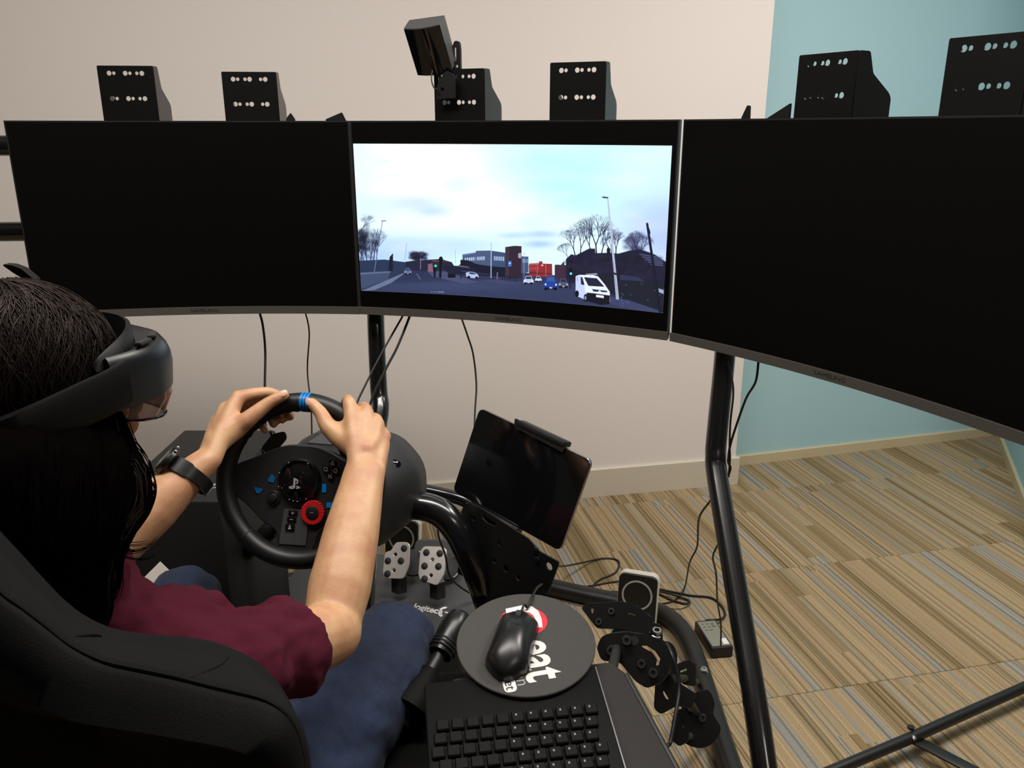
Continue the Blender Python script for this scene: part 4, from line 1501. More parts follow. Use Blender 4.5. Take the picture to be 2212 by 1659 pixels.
kdy = kx * -KR.x + ky * -KR.y                # up along the right edge
kdx = kdy.cross(kn)
korg = TO + kn * -0.016 + kx * kx1 + ky * ky1 + kdy * 0.065       # far right corner
KW, KD = 0.235, 0.235
kb.part('keyboard_case', MB().box(korg - kdx * KW / 2 - kdy * KD / 2, (KW, KD, 0.018), (kdx, kdy, kn), 0.004), M['keyboard'])
kb.part('edge_trim', MB().box(korg - kdx * 0.002 - kdy * KD / 2 + kn * 0.0092, (0.0016, KD - 0.01, 0.0012), (kdx, kdy, kn)), M['silver_edge'], label='thin bright edge line')
kme = MB().box((0, 0, 0), (0.0162, 0.0162, 0.006), None, 0.0014, 1).mesh('key', (0, 0, 0), 35)
kme.materials.append(M['key'])
rotk = Matrix((kdx, kdy, kn)).transposed().to_4x4()
for r_ in range(7):
    for c_ in range(11):
        pos = korg - kdx * (0.024 + 0.019 * c_ + (0.004 * (r_ % 3))) - kdy * (0.075 + 0.0195 * r_) + kn * 0.0115
        o = link('key', kme, None, kb.o)
        o.matrix_local = Matrix.Translation(pos - kb.loc) @ rotk
# tiny legends
mb = MB()
for r_ in range(7):
    for c_ in range(6):
        pos = korg - kdx * (0.026 + 0.019 * c_ + (0.004 * (r_ % 3))) - kdy * (0.073 + 0.0195 * r_) + kn * 0.01465
        mb.box(pos, (0.0022, 0.003, 0.0003), (kdx, kdy, kn))
lg_ = kb.part('key_legends', mb, M['brick_label'])
lg_['kind'] = 'stuff'

pad = Thing('mouse_pad', 'round charcoal mouse pad printed with red disc and white letters', 'mouse pad', TO - kn * 0.004)
prx = t2([(985, 1400), (1286, 1385), (1140, 1287), (1130, 1499)])
PRX, PRY = (prx[1][0] - prx[0][0]) / 2, (prx[2][1] - prx[3][1]) / 2
pcx, pcy = (prx[1][0] + prx[0][0]) / 2, (prx[2][1] + prx[3][1]) / 2
PRAD = (PRX + PRY) / 2
pcen = TO + kx * pcx + ky * pcy
base_ = pad.part('cloth', MB().lathe(pcen - kn * 0.004, kn, [(0, 0), (PRX, 0), (PRX * 1.0, 0.003), (PRX - 0.001, 0.004), (0, 0.004)], seg=72, hint=kx), M['mouse_pad'])
print('pad radii', PRX, PRY)
rd = unit(tpl(1183, 1470) - tpl(1158, 1392))
ru = kn.cross(rd)
ec = tpl(1131, 1342)
mb = MB().plate([[(0.0345 * math.cos(t / 24 * 6.2832), 0.030 * math.sin(t / 24 * 6.2832)) for t in range(24)]], 0.0003, ec + kn * 0.0003, kx, ky)
pad.part('print_disc', mb, M['pad_red'], base_, label='red printed disc')
sq = t2([(1092, 1316), (1130, 1308), (1150, 1311), (1163, 1321), (1170, 1338), (1172, 1356), (1160, 1356), (1158, 1342), (1152, 1330), (1143, 1324), (1130, 1322), (1095, 1331)])
mb = MB().plate([sq], 0.0003, TO + kn * 0.0007, kx, ky)
pad.part('print_arch', mb, M['letter_white'], base_, label='white printed arch')
mb = MB().text('eat', 0.080, tpl(1166, 1424) + kn * 0.0004, rd, ru, 0.0003, bold=0.0016, squeeze=0.74)
pad.part('print_word', mb, M['letter_white'], base_, label='white printed word')
mb = MB().text('on', 0.025, tpl(1126, 1466) + kn * 0.0004, rd, ru, 0.0003)
pad.part('print_word', mb, M['letter_grey'], base_, label='small grey printed word')
pill = tpl(1098, 1470)
mb = MB().plate([rrect(-0.030, -0.0085, 0.020, 0.0085, 0.006)], 0.0003, pill + kn * 0.0003, rd, ru)
pad.part('print_pill', mb, M['letter_white'], base_, label='white printed pill shape')
mb = MB().text('.net', 0.019, pill + kn * 0.0007 + rd * 0.002, rd, ru, 0.0003)
pad.part('print_word', mb, M['letter_dark'], base_, label='dark letters in the pill')

# mouse
ms = Thing('computer_mouse', 'shiny black computer mouse on the round pad', 'mouse', tpl(1105, 1392))
m_f = unit(tpl(1130, 1326) - tpl(1092, 1455))
m_r = m_f.cross(kn)
ml = (tpl(1134, 1330) - tpl(1085, 1462)).length
ml = min(max(ml, 0.105), 0.122)
mc = tpl(1107, 1402)
rings = []
for i in range(19):
    t = i / 18
    s = -ml / 2 + ml * t
    w = 0.5 * 0.066 * min(1.0, 2.6 * max(0.0, t + 0.015) ** 0.62, 3.2 * max(0.0, 1.012 - t) ** 0.55) * (1 - 0.14 * t) * (1 - 0.06 * math.sin(math.pi * t))
    hgt = 0.040 * (max(0.0, math.sin(math.pi * (0.05 + 0.83 * t))) ** 0.6) * (1.0 - 0.25 * t)
    ring = []
    for k in range(20):
        a = math.pi * k / 19
        ring.append(mc + m_f * s + m_r * (w * math.cos(a)) + kn * (0.0008 + hgt * math.sin(a) ** 0.75))
    rings.append(ring)
shell = ms.part('shell', MB().loft(rings), M['mouse'], ang=60)
ms.part('button_split', MB().tube([mc + m_f * (ml * 0.46) + kn * 0.0215, mc + m_f * (ml * 0.36) + kn * 0.0281, mc + m_f * (ml * 0.2) + kn * 0.0335], 0.0007, seg=6), M['rubber'], shell)
ms.part('scroll_wheel', MB().cyl(mc + m_f * (ml * 0.33) + kn * 0.0235 - m_r * 0.0035, mc + m_f * (ml * 0.33) + kn * 0.0235 + m_r * 0.0035, 0.009), M['rubber'], shell)
ms.part('maker_mark', MB().box(mc + m_f * (ml * 0.15) + kn * 0.0362, (0.016, 0.002, 0.0006), (m_r, m_f, kn)), M['rubber'], shell)
tip = mc + m_f * (ml * 0.49) + kn * 0.010
ms.part('cable', MB().tube([tip - m_f * 0.004, tip + m_f * 0.02, tpl(1140, 1312, 0.004), tpl(1149, 1290, 0.006), P(1160, 1270, 1.28), P(1170, 1262, 1.40), P(1150, 1275, 1.47)], 0.0019, seg=8), M['cable'])

# ------------------------------------------------------------------ bolted bracket that joins the tray to the frame
br = Thing('tray_bracket', 'black bolted steel bracket between the tray and the base tube', 'bracket', PZ(1540, 1560, 0.03))
bex = unit(V(0.97, -0.24, 0))
bnz = unit(V(-0.12, -0.75, 0.62))
bex, bey, bez = frame(bex, UP - bnz * UP.dot(bnz))


def bplate(pts, d, holes=(), t=0.006, name='plate', r=0.006):
    c = P(sum(p[0] for p in pts) / len(pts), sum(p[1] for p in pts) / len(pts), d)
    lp = [round_poly(on2d(pts, c, bex, bey), r)]
    for h in holes:
        lp.append(round_poly(on2d(h, c, bex, bey), 0.002))
    br.part(name, MB().plate(lp, t, c, bex, bey, bevel=0.0008), M['gloss_black'])
    return c


def bbolt(x, y, c, r=0.0075, ln=0.012):
    q = PLN(x, y, c, bez)
    n = bez if bez.y < 0 else -bez
    br.part('socket_bolt', MB().lathe(q, n, [(0, 0), (r * 1.35, 0), (r * 1.35, 0.002), (r, 0.0025), (r, ln), (r * 0.9, ln + 0.001), (r * 0.5, ln + 0.001), (r * 0.45, ln - 0.004), (0, ln - 0.004)], seg=16), mat_bolt)


mat_bolt = mat('dark_zinc_bolt', (0.10, 0.10, 0.10, 1), 0.35, metal=1.0)
c1 = bplate([(1256, 1313), (1270, 1304), (1345, 1300), (1378, 1311), (1410, 1336), (1404, 1366), (1384, 1373), (1340, 1358), (1290, 1357), (1274, 1336)], 1.42,
            [[(1352, 1326), (1362, 1324), (1376, 1330), (1368, 1334)], [(1276, 1314), (1284, 1314), (1283, 1326), (1277, 1326)]])
bbolt(1321, 1322, c1, 0.006, 0.008)
bbolt(1294, 1344, c1, 0.006, 0.006)
c1b = bplate([(1378, 1342), (1428, 1349), (1432, 1384), (1392, 1390), (1320, 1388), (1322, 1362)], 1.46)
c2 = bplate([(1290, 1400), (1300, 1376), (1318, 1369), (1352, 1365), (1398, 1372), (1438, 1386), (1450, 1420), (1440, 1462), (1425, 1476), (1412, 1480), (1398, 1486), (1374, 1472), (1340, 1430), (1300, 1426)], 1.30,
            [[(1382, 1394), (1398, 1394), (1416, 1406), (1428, 1424), (1426, 1436), (1416, 1440), (1418, 1424), (1408, 1410), (1392, 1402)]])
bbolt(1355, 1386, c2, 0.0078, 0.02)
bbolt(1322, 1407, c2, 0.0085, 0.012)
bbolt(1386, 1435, c2, 0.0072, 0.010)
bbolt(1411, 1455, c2, 0.0076, 0.016)
c3 = bplate([(1436, 1384), (1452, 1390), (1462, 1410), (1462, 1462), (1470, 1478), (1506, 1500), (1492, 1530), (1462, 1524), (1446, 1532), (1428, 1543), (1413, 1530), (1417, 1470)], 1.42,
            [[(1431, 1490), (1436, 1494), (1446, 1511), (1440, 1512), (1433, 1502)]], name='link_plate')
c4 = bplate([(1464, 1434), (1490, 1424), (1502, 1436), (1502, 1482), (1476, 1478), (1462, 1462)], 1.62, [[(1468, 1449), (1484, 1442), (1485, 1449), (1470, 1454)]], name='tube_tab', r=0.004)
c5 = bplate([(1452, 1556), (1468, 1530), (1486, 1540), (1488, 1600), (1468, 1612), (1450, 1598)], 1.62, [[(1468, 1550), (1474, 1556), (1482, 1573), (1474, 1570)]], name='link_plate')
c6 = bplate([(1480, 1512), (1490, 1502), (1530, 1487), (1541, 1510), (1544, 1526), (1538, 1542), (1557, 1570), (1554, 1588), (1540, 1606), (1516, 1617), (1492, 1612), (1472, 1600), (1468, 1540)], 1.78, name='tube_clamp', r=0.012)
bbolt(1493, 1529, c6, 0.0085, 0.014)
bbolt(1517, 1551, c6, 0.0085, 0.010)

for q in ([tpl(1322, 1450, -0.036), P(1332, 1402, 1.31)], [P(1370, 1384, 1.305), P(1366, 1376, 1.46)], [P(1350, 1352, 1.42), P(1352, 1366, 1.46)], [P(1440, 1440, 1.30), P(1440, 1452, 1.42)],
          [P(1455, 1466, 1.42), P(1480, 1466, 1.62)], [P(1468, 1505, 1.42), P(1490, 1518, 1.6), P(1505, 1540, 1.78)], [P(1480, 1590, 1.62), P(1492, 1590, 1.78)], [P(1515, 1560, 1.78), PZ(1545, 1566, 0.04)], [P(1492, 1470, 1.62), PZ(1506, 1474, 0.045)]):
    br.part('spacer', MB().tube(q, 0.0075, seg=10), M['rubber'])

# ------------------------------------------------------------------ small boxes with a pale ring, power brick


def ring_box(foot, ex, label):
    ex = unit(ex)
    ey = V(-ex.y, ex.x, 0)
    up = unit(UP + ey * 0.18)
    f = ey.cross(up)
    dep = up.cross(ex)
    if dep.y < 0:
        dep = -dep
    t = Thing('ring_speaker', label, 'speaker', foot, 'small speakers with a pale ring')
    w, h = 0.108, 0.172
    c = foot + up * (h / 2 + 0.004)
    t.part('shell', MB().plate([rrect(-w / 2, -h / 2, w / 2, h / 2, 0.016, 5)], 0.022, c + dep * 0.013, ex, up, bevel=0.003), M['white_plastic'], label='cream white back shell')
    t.part('front', MB().plate([rrect(-w / 2 + 0.0005, -h / 2 + 0.0005, w / 2 - 0.0005, h / 2 - 0.0005, 0.0155, 5)], 0.010, c - dep * 0.006, ex, up, bevel=0.001), M['plastic_black'])
    rc = c + up * 0.028 - dep * 0.0125
    t.part('ring', MB().loft([[rc + (ex * math.cos(a) + up * math.sin(a)) * r - dep * z for a in [2 * math.pi * k / 40 for k in range(40)]] for r, z in ((0.0385, 0.0), (0.0385, 0.0012), (0.0435, 0.0012), (0.0435, 0.0))], loop=True), M['grey_ring'], label='pale grey ring')
    return t


ring_box(PZ(1371, 1368, 0.0), V(0.93, -0.30, 0), 'black ring-marked speaker with cream edge behind the tray bracket')
ring_box(PZ(868, 1236, 0.0), V(0.96, -0.22, 0), 'black ring-marked speaker half hidden behind the wheel base and pedals')

pb0, pb1, pb2, pb3 = PZ(1505, 1341, 0.034), PZ(1552, 1337, 0.034), PZ(1578, 1397, 0.034), PZ(1533, 1401, 0.034)
pbx, pby, pbz = frame((pb1 - pb0) + (pb2 - pb3), (pb0 - pb3) + (pb1 - pb2))
pbc = (pb0 + pb1 + pb2 + pb3) / 4
pbw, pbl = ((pb1 - pb0).length + (pb2 - pb3).length) / 2, ((pb0 - pb3).length + (pb1 - pb2).length) / 2
brick = Thing('power_adapter', 'black power adapter with grey label lying on the carpet', 'power adapter', V(pbc.x, pbc.y, 0.0))
pbm = V(pbc.x, pbc.y, 0.0172)
bb_ = brick.part('case', MB().box(pbm, (pbw, pbl, 0.034), (pbx, pby, UP), 0.004), M['plastic_black'])
brick.part('rating_label', MB().box(V(pbc.x, pbc.y, 0.0345), (pbw * 0.84, pbl * 0.88, 0.0005), (pbx, pby, UP)), M['brick_label'], bb_, label='grey rating label')
mb = MB()
for r_ in range(5):
    for c_ in range(3):
        if random.random() < 0.8:
            mb.box(V(pbc.x, pbc.y, 0.035) + pbx * (pbw * (-0.24 + 0.22 * c_)) + pby * (pbl * (0.34 - 0.055 * r_)), (pbw * random.uniform(0.10, 0.19), pbl * 0.018, 0.0002), (pbx, pby, UP))
lm = brick.part('small_print', mb, M['letter_dark'], bb_)
lm['kind'] = 'stuff'
brick.part('white_sticker', MB().box(V(pbc.x, pbc.y, 0.035) + pbx * pbw * 0.26 - pby * pbl * 0.30, (pbw * 0.26, pbl * 0.2, 0.0004), (pbx, pby, UP)), M['letter_white'], bb_, label='small white sticker')

# ------------------------------------------------------------------ cables


def cable(pts, r, label, group=None, n=8):
    return single('cable', MB().tube(pts, r, seg=8, n=n), M['cable'], label, 'cable', group)


FZ = 0.004
cable([P(556, 660, 2.03), P(561, 676, 2.03), P(568, 705, 2.03), P(573, 760, 2.03), P(572, 850, 2.02), P(575, 960, 2.0)], 0.0030, 'thick black cable hanging straight down from the left monitor')
cable([P(655, 660, 2.06), P(660, 676, 2.06), P(668, 720, 2.06), P(664, 800, 2.06), P(672, 880, 2.05), P(674, 960, 2.05), P(676, 1000, 2.05)], 0.0019, 'thin black cable hanging from the left monitor behind the steering wheel rim')
cable([P(876, 670, 1.98), P(868, 686, 1.98), P(826, 760, 1.95), P(790, 830, 1.92), P(768, 880, 1.90), P(750, 960, 1.86)], 0.0024, 'black slanting cable crossing in front of the left upright')
cable([P(888, 672, 1.96), P(884, 686, 1.96), P(858, 750, 1.93), P(832, 800, 1.90), P(800, 872, 1.88), P(786, 960, 1.86)], 0.0030, 'black slanting cable nearer the middle monitor centre, behind the right hand')
cable([P(992, 672, 1.98), P(998, 690, 1.98), P(1010, 725, 1.98), P(1022, 765, 1.98), P(1029, 830, 1.97), P(1026, 890, 1.95), P(1024, 960, 1.92)], 0.0022, 'thin wavy cable hanging from the middle monitor to the tablet')
cable([P(1640, 760, 1.56), P(1638, 785, 1.56), P(1632, 825, 1.57), P(1612, 860, 1.58), P(1592, 915, 1.60), P(1578, 960, 1.62), P(1573, 995, 1.63), P(1578, 1012, 1.64), P(1570, 1034, 1.65)], 0.0024, 'black cable sagging from the right monitor towards the upright')
cable([P(1572, 780, 1.60), P(1580, 812, 1.60), P(1584, 850, 1.60), P(1578, 910, 1.61), P(1576, 960, 1.62), P(1577, 990, 1.63), P(1574, 1030, 1.66)], 0.0021, 'thin cable running down along the right upright')
cable([P(1560, 1040, 1.66), P(1534, 1082, 1.74), P(1510, 1120, 1.86), P(1506, 1180, 2.05), P(1490, 1215, 2.2), PZ(1481, 1262, FZ + 0.02), PZ(1474, 1280, FZ), PZ(1455, 1298, FZ), PZ(1420, 1306, FZ)], 0.0024, 'black cable dropping from the right upright to the floor bundle')
cable([P(1566, 1150, 1.62), P(1549, 1180, 1.68), P(1540, 1205, 1.74), P(1547, 1240, 1.85), P(1550, 1300, 2.05), P(1557, 1345, 2.15), P(1557, 1396, 2.22)], 0.0022, 'black cable hanging beside the right upright over the power adapter')
cable([P(1196, 1222, 1.7), PZ(1225, 1222, FZ + 0.12), PZ(1265, 1214, FZ + 0.02), PZ(1305, 1206, FZ), PZ(1336, 1212, FZ), PZ(1330, 1236, FZ), PZ(1296, 1252, FZ), PZ(1281, 1268, FZ), PZ(1300, 1276, FZ), PZ(1340, 1279, FZ)], 0.0030, 'dark brown cable looping over the carpet by the steel panel')
cable([PZ(1255, 1268, FZ), PZ(1285, 1264, FZ), PZ(1318, 1258, FZ), PZ(1352, 1254, FZ)], 0.0026, 'short cable on the carpet leading into the ring speaker')
cable([PZ(1400, 1268, FZ), PZ(1440, 1276, FZ), PZ(1490, 1286, FZ), PZ(1535, 1291, FZ), PZ(1558, 1308, FZ), PZ(1566, 1328, FZ), PZ(1555, 1338, FZ + 0.01), PZ(1525, 1340, 0.022)], 0.0036, 'thick black cord curving across the carpet into the power adapter')
cable([PZ(1402, 1272, FZ + 0.006), PZ(1450, 1284, FZ + 0.006), PZ(1486, 1296, FZ), PZ(1480, 1304, FZ), PZ(1446, 1294, FZ), PZ(1412, 1276, FZ)], 0.0034, 'black cord bundle looped on the carpet beside the ring speaker')
cable([PZ(1405, 1290, FZ), PZ(1430, 1310, FZ), PZ(1470, 1315, FZ), PZ(1492, 1302, FZ), PZ(1470, 1290, FZ), PZ(1420, 1270, FZ)], 0.0012, 'hair-thin wire loop on the carpet beside the ring speaker')
cable([P(1440, 1390, 1.28), P(1452, 1415, 1.26), P(1463, 1450, 1.25), P(1467, 1490, 1.24), P(1460, 1540, 1.22), P(1449, 1600, 1.20), P(1434, 1670, 1.18), V(0.20, 0.84, 0.25), V(0.21, 0.80, 0.02), V(0.20, 0.70, 0.004)], 0.0032, 'dark grey cable hanging over the tray bracket')
cable([P(945, 1128, 1.6), P(948, 1160, 1.75), P(962, 1200, 1.86), P(972, 1245, 1.92), P(1000, 1272, 1.98), P(1030, 1288, 2.0)], 0.0024, 'thin cable hanging from the support tube across the right pedal')
cable([P(583, 930, 1.50), P(592, 950, 1.52), P(607, 970, 1.54), P(622, 985, 1.56)], 0.0022, 'short cable behind the steering wheel beside the left hand')

# ------------------------------------------------------------------ thin tube frame crossing the bottom right corner
cf = Thing('tube_frame', 'thin black tube frame with a bolted flat bar on the carpet', 'metal frame', PZ(1990, 1585, 0.0))
cf.part('tube', MB().tube([PZ(2330, 1432, 0.05), PZ(1972, 1592, 0.05), PZ(1740, 1690, 0.05)], 0.0128, seg=16, smooth=False), M['satin_black'])
q0, q1 = PZ(1968, 1594, 0.042), PZ(2180, 1704, 0.036)
fdir = unit(q1 - q0)
cf.part('flat_bar', MB().box((q0 + q1) / 2, ((q1 - q0).length, 0.032, 0.006), frame(fdir, V(-fdir.y, fdir.x, 0)), 0.002), M['satin_black'])
cf.part('bolt', MB().lathe(PZ(1973, 1594, 0.056), unit(V(-0.1, -0.7, 0.7)), [(0, 0), (0.006, 0), (0.0055, 0.004), (0.003, 0.006), (0, 0.0062)], seg=14), M['steel'])
cf.part('nut', MB().lathe(PZ(1967, 1574, 0.062), UP, [(0, 0), (0.008, 0), (0.008, 0.006), (0, 0.006)], seg=6), M['satin_black'])
for q in ((2270, 1459), (1800, 1665)):
    g = PZ(q[0], q[1], 0.05)
    cf.part('foot', MB().cyl(V(g.x, g.y, 0.0), V(g.x, g.y, 0.045), 0.014, 0.011, seg=14), M['rubber'])

# ------------------------------------------------------------------ dark box at the far left behind the forearm
bx = Thing('floor_box', 'matt black tall box behind the left forearm', 'box', V(-0.64, 1.58, 0))
bxm = bx.part('body', MB().box((-0.645, 1.58, 0.3625), (0.21, 0.38, 0.725), None, 0.006), M['box_top'])
rq = V(-0.575, 1.455, 0.7255)
bx.part('ring_mark', MB().loft([[rq + V(math.cos(a) * r, math.sin(a) * r, z) for a in [2 * math.pi * k / 28 for k in range(28)]] for r, z in ((0.0085, 0), (0.0085, 0.0006), (0.011, 0.0006), (0.011, 0))], loop=True), M['grey_ring'], bxm, label='small pale ring')
pap = MB().plate([[(0, 0), (0.105, 0), (0.105, 0.05), (0, 0.05)]], 0.0012, (0, 0, 0), V(1, 0, 0), V(0, 1, 0))
pa, pb_, pc_ = P(250, 1308, 1.44), P(346, 1213, 1.45), P(372, 1250, 1.45)
pe = frame(pb_ - pa, pb_ - pc_)
pap = MB().box((pa + pb_) / 2 - pe[1] * -0.0, ((pb_ - pa).length, 0.001, 0.001), pe)
pap = MB().plate([[(0, 0), ((pb_ - pa).length, 0), ((pb_ - pa).length, -0.06), (0.0, -0.06)]], 0.0012, pa, pe[0], pe[1])
single('paper_sheet', pap, M['paper'], 'white paper sheet between the hair and the left knee', 'paper')

# ------------------------------------------------------------------ the driver
def rimpt(a, dr, h):
    """a point by the rim: angle in degrees, dr outside its centre line, h towards the driver"""
    t = math.radians(a)
    d = wr * math.cos(t) + wu * math.sin(t)
    return WC + d * (WR + dr) + wn * h


HC = P(80, 866, 0.88)
ha = math.radians(58)
hf = V(math.cos(ha), math.sin(ha), 0)
hr = V(hf.y, -hf.x, 0)
hax = (hr, hf, UP)


def H(x, y, z):
    return HC + hr * x + hf * y + UP * z


NECK = H(0, -0.03, -0.16)
SHR = V(-0.335, 0.800, 0.785)
SHL = V(-0.655, 0.850, 0.80)
PEL = V(-0.44, 0.80, 0.475)
ELR = P(716, 1352, 1.135)
WRR = P(790, 1008, 1.285)
ELL = V(-0.665, 1.075, 0.735)
WRL = P(455, 987, 1.315)
person = Thing('person', 'person in a maroon t-shirt and blue jeans steering, wearing a headset', 'person', V(PEL.x, PEL.y + 0.05, 0.0))
bd = MB()
# head with face, neck, trunk
bd.ball(H(0, -0.008, 0.022), (0.074, 0.095, 0.094), hax, seg=24)
bd.ball(H(0, 0.030, -0.045), (0.062, 0.062, 0.078), hax, seg=20)
bd.ball(H(0, 0.062, -0.095), (0.030, 0.028, 0.024), hax)                       # chin
bd.blob([H(0, 0.088, 0.012), H(0, 0.103, -0.022), H(0, 0.108, -0.034)], [0.009, 0.012, 0.0135], seg=10)   # nose
for s in (-1, 1):
    bd.ball(H(s * 0.012, 0.098, -0.038), (0.009, 0.010, 0.008), hax, seg=10)
    bd.ball(H(s * 0.033, 0.078, 0.004), (0.015, 0.010, 0.012), hax, seg=10)     # closed lids
    bd.ball(H(s * 0.035, 0.068, -0.036), (0.024, 0.02, 0.022), hax, seg=12)     # cheeks
    bd.blob([H(s * 0.076, -0.012, 0.010), H(s * 0.080, -0.020, -0.008), H(s * 0.075, -0.012, -0.030)], [0.010, 0.012, 0.007], seg=8)
bd.blob([H(-0.020, 0.085, -0.064), H(0, 0.092, -0.063), H(0.020, 0.085, -0.064)], 0.0065, seg=8)           # lips
bd.blob([H(-0.016, 0.083, -0.074), H(0, 0.090, -0.075), H(0.016, 0.083, -0.074)], 0.0065, seg=8)
bd.blob([H(0, -0.02, -0.06), NECK, NECK - UP * 0.03], [0.050, 0.048, 0.050], seg=16)
bd.blob([NECK - UP * 0.03, (SHL + SHR) / 2 - UP * 0.08 + V(0.02, 0.02, 0), PEL + UP * 0.16, PEL], [0.060, 0.100, 0.100, 0.115], seg=20, flat=1.0)
bd.blob([SHL, (SHL + SHR) / 2 + UP * 0.02, SHR], [0.044, 0.050, 0.044], seg=14)
# legs
HIR, HIL = V(-0.335, 0.80, 0.475), V(-0.54, 0.83, 0.475)
KNR, KNL = P(853, 1380, 1.385), P(396, 1304, 1.45)
ANR, ANL = V(-0.335, 1.43, 0.12), V(-0.57, 1.60, 0.12)
for hip, kn, an, mid_ in ((P(668, 1668, 1.165), KNR, ANR, P(775, 1510, 1.265)), (HIL, KNL, ANL, (HIL + KNL) / 2)):
    bd.blob([PEL, hip, mid_, kn, (kn + an) / 2, an], [0.06, 0.062, 0.052, 0.040, 0.040, 0.032], seg=14, n=4)
    bd.blob([an - UP * 0.03, an + V(0.02, 0.09, -0.06), an + V(0.03, 0.17, -0.075)], [0.032, 0.03, 0.022], seg=10)
# arms
bd.blob([SHR, (SHR + ELR) / 2 - UP * 0.004, ELR - V(0.0, 0.02, 0), ELR], [0.048, 0.046, 0.043, 0.0385], seg=18, n=4)
bd.blob([ELR, ELR + (WRR - ELR) * 0.22, ELR + (WRR - ELR) * 0.55, ELR + (WRR - ELR) * 0.85, WRR], [0.0385, 0.0450, 0.0415, 0.0345, 0.0318], seg=18, n=4, flat=[1.0, 1.0, 0.95, 0.76, 0.66], hint=V(1, 0, 0))
bd.blob([SHL, (SHL + ELL) / 2, ELL], [0.048, 0.045, 0.038], seg=16, n=4)
bd.blob([ELL, ELL + (WRL - ELL) * 0.25, ELL + (WRL - ELL) * 0.6, ELL + (WRL - ELL) * 0.88, WRL], [0.038, 0.046, 0.042, 0.031, 0.0265], seg=18, n=4, flat=[1, 1, 0.97, 0.82, 0.72], hint=V(1, -0.2, 0.6))


def hand(wrist, mcp, fingers, thumb, cmc_r, spread):
    """palm from the wrist to four knuckles, four fingers, thumb from the side of the palm"""
    rm = (0.0122, 0.0125, 0.0118, 0.0108)
    for (m, r) in zip(mcp, rm):
        bd.blob([wrist + (m - wrist) * 0.08, wrist + (m - wrist) * 0.55, m], [0.0165, 0.0152, r], seg=12, n=4)
    for a, b in zip(mcp[:-1], mcp[1:]):
        c = (a + b) / 2
        bd.blob([wrist + (c - wrist) * 0.2, wrist + (c - wrist) * 0.86], [0.018, 0.0118], seg=12, n=3)
    for m, f, k in zip(mcp, fingers, (1.0, 1.04, 1.0, 0.88)):
        bd.blob([m] + f, [0.0112 * k, 0.0100 * k, 0.0088 * k, 0.0076 * k], seg=12, n=4)
        bd.ball(f[0], (0.0104 * k,) * 3, seg=12)
    bd.blob(thumb, [cmc_r, 0.0150, 0.0112, 0.0098], seg=14, n=5)
    bd.ball(thumb[2], (0.0119,) * 3, seg=12)
    sd_ = unit(mcp[0] - mcp[3]) * spread
    for s_, m in ((1, mcp[0]), (-1, mcp[3])):
        w_ = wrist + sd_ * s_
        bd.blob([w_ + (wrist - mcp[1]) * 0.14, w_ + (m - w_) * 0.35, w_ + (m - w_) * 0.8], [0.0165, 0.0165, 0.0125], seg=12, n=4)
    # ball of the thumb and the web
    bd.blob([wrist + (mcp[0] - wrist) * 0.2, (thumb[0] + thumb[1]) / 2, thumb[1]], [0.0175, 0.0185, 0.0145], seg=12)
    bd.blob([thumb[1], (thumb[1] + mcp[0]) / 2 + (wrist - mcp[0]) * 0.16, mcp[0] + (wrist - mcp[0]) * 0.30], [0.0105, 0.0085, 0.0105], seg=10)
    bd.blob([wrist + (mcp[1] - wrist) * 0.3, wrist + (mcp[2] - wrist) * 0.62], [0.020, 0.016], seg=12)


def fing(a, da):
    """finger over the outside of the rim, behind it, tip back on the inner side"""
    return a, da


# right hand
mr = [rimpt(56.5, 0.026, 0.026), rimpt(45.5, 0.035, 0.026), rimpt(36.5, 0.038, 0.024), rimpt(29.0, 0.038, 0.021)]
fr_ = []
for a, o in ((61, 0.024), (50, 0.030), (40.5, 0.031), (33, 0.028)):
    fr_.append([rimpt(a + 2, o, -0.012), rimpt(a + 5, 0.012, -0.0285), rimpt(a + 8, -0.013, -0.026)])
hand(WRR, mr, fr_, [rimpt(33, -0.012, 0.046), rimpt(56, -0.022, 0.040), rimpt(70.5, -0.010, 0.0295), rimpt(80.5, 0.0005, 0.0245)], 0.0155, 0.016)
# left hand
ml_ = [rimpt(128.5, 0.040, 0.024), rimpt(138.0, 0.040, 0.024), rimpt(147.0, 0.038, 0.023), rimpt(155.5, 0.034, 0.021)]
fl_ = []
for k, (a, o) in enumerate(((116, 0.030), (124, 0.031), (133, 0.030), (143, 0.026))):
    fl_.append([rimpt(a, o, -0.010), rimpt(a - 7, 0.008, -0.0285), rimpt(a - (9 if k else 9), -0.021, -0.0225)])
hand(WRL, ml_, fl_, [rimpt(148, 0.002, 0.046), rimpt(130, -0.006, 0.043), rimpt(112, 0.004, 0.031), rimpt(101, 0.012, 0.0235)], 0.0155, 0.009)
bme = remeshed(bd, 'body', person.loc, 0.0033, 11, 0.5)
body = person.part('body', bme, M['skin'])
print('body verts', len(bme.vertices), 'arm', (WRR - ELR).length, 'R hand', (mr[1] - WRR).length, 'L hand', (ml_[1] - WRL).length)

# thumb nails
for tip, prev, nrm in ((rimpt(80.5, 0.0005, 0.0245), rimpt(70.5, -0.010, 0.0295), wn), (rimpt(101, 0.012, 0.0235), rimpt(112, 0.004, 0.031), unit(wn + UP * 0.3))):
    d = unit(tip - prev)
    n_ = unit(nrm - d * nrm.dot(d))
    person.part('nail', MB().ball(tip + d * 0.001 + n_ * 0.0078, (0.0056, 0.0078, 0.0016), (d.cross(n_), d, n_), seg=14), M['nail'], body, label='thumb nail')


# clothes ------------------------------------------------------
def folds(amp, sc, seed):
    off = Vector((seed * 3.1, seed * 1.7, seed * 0.9))

    def f(p, n):
        q = p * sc + off
        return amp * (noise.noise(q) * 1.0 + 0.5 * noise.noise(q * 2.3) - 0.1)
    return f


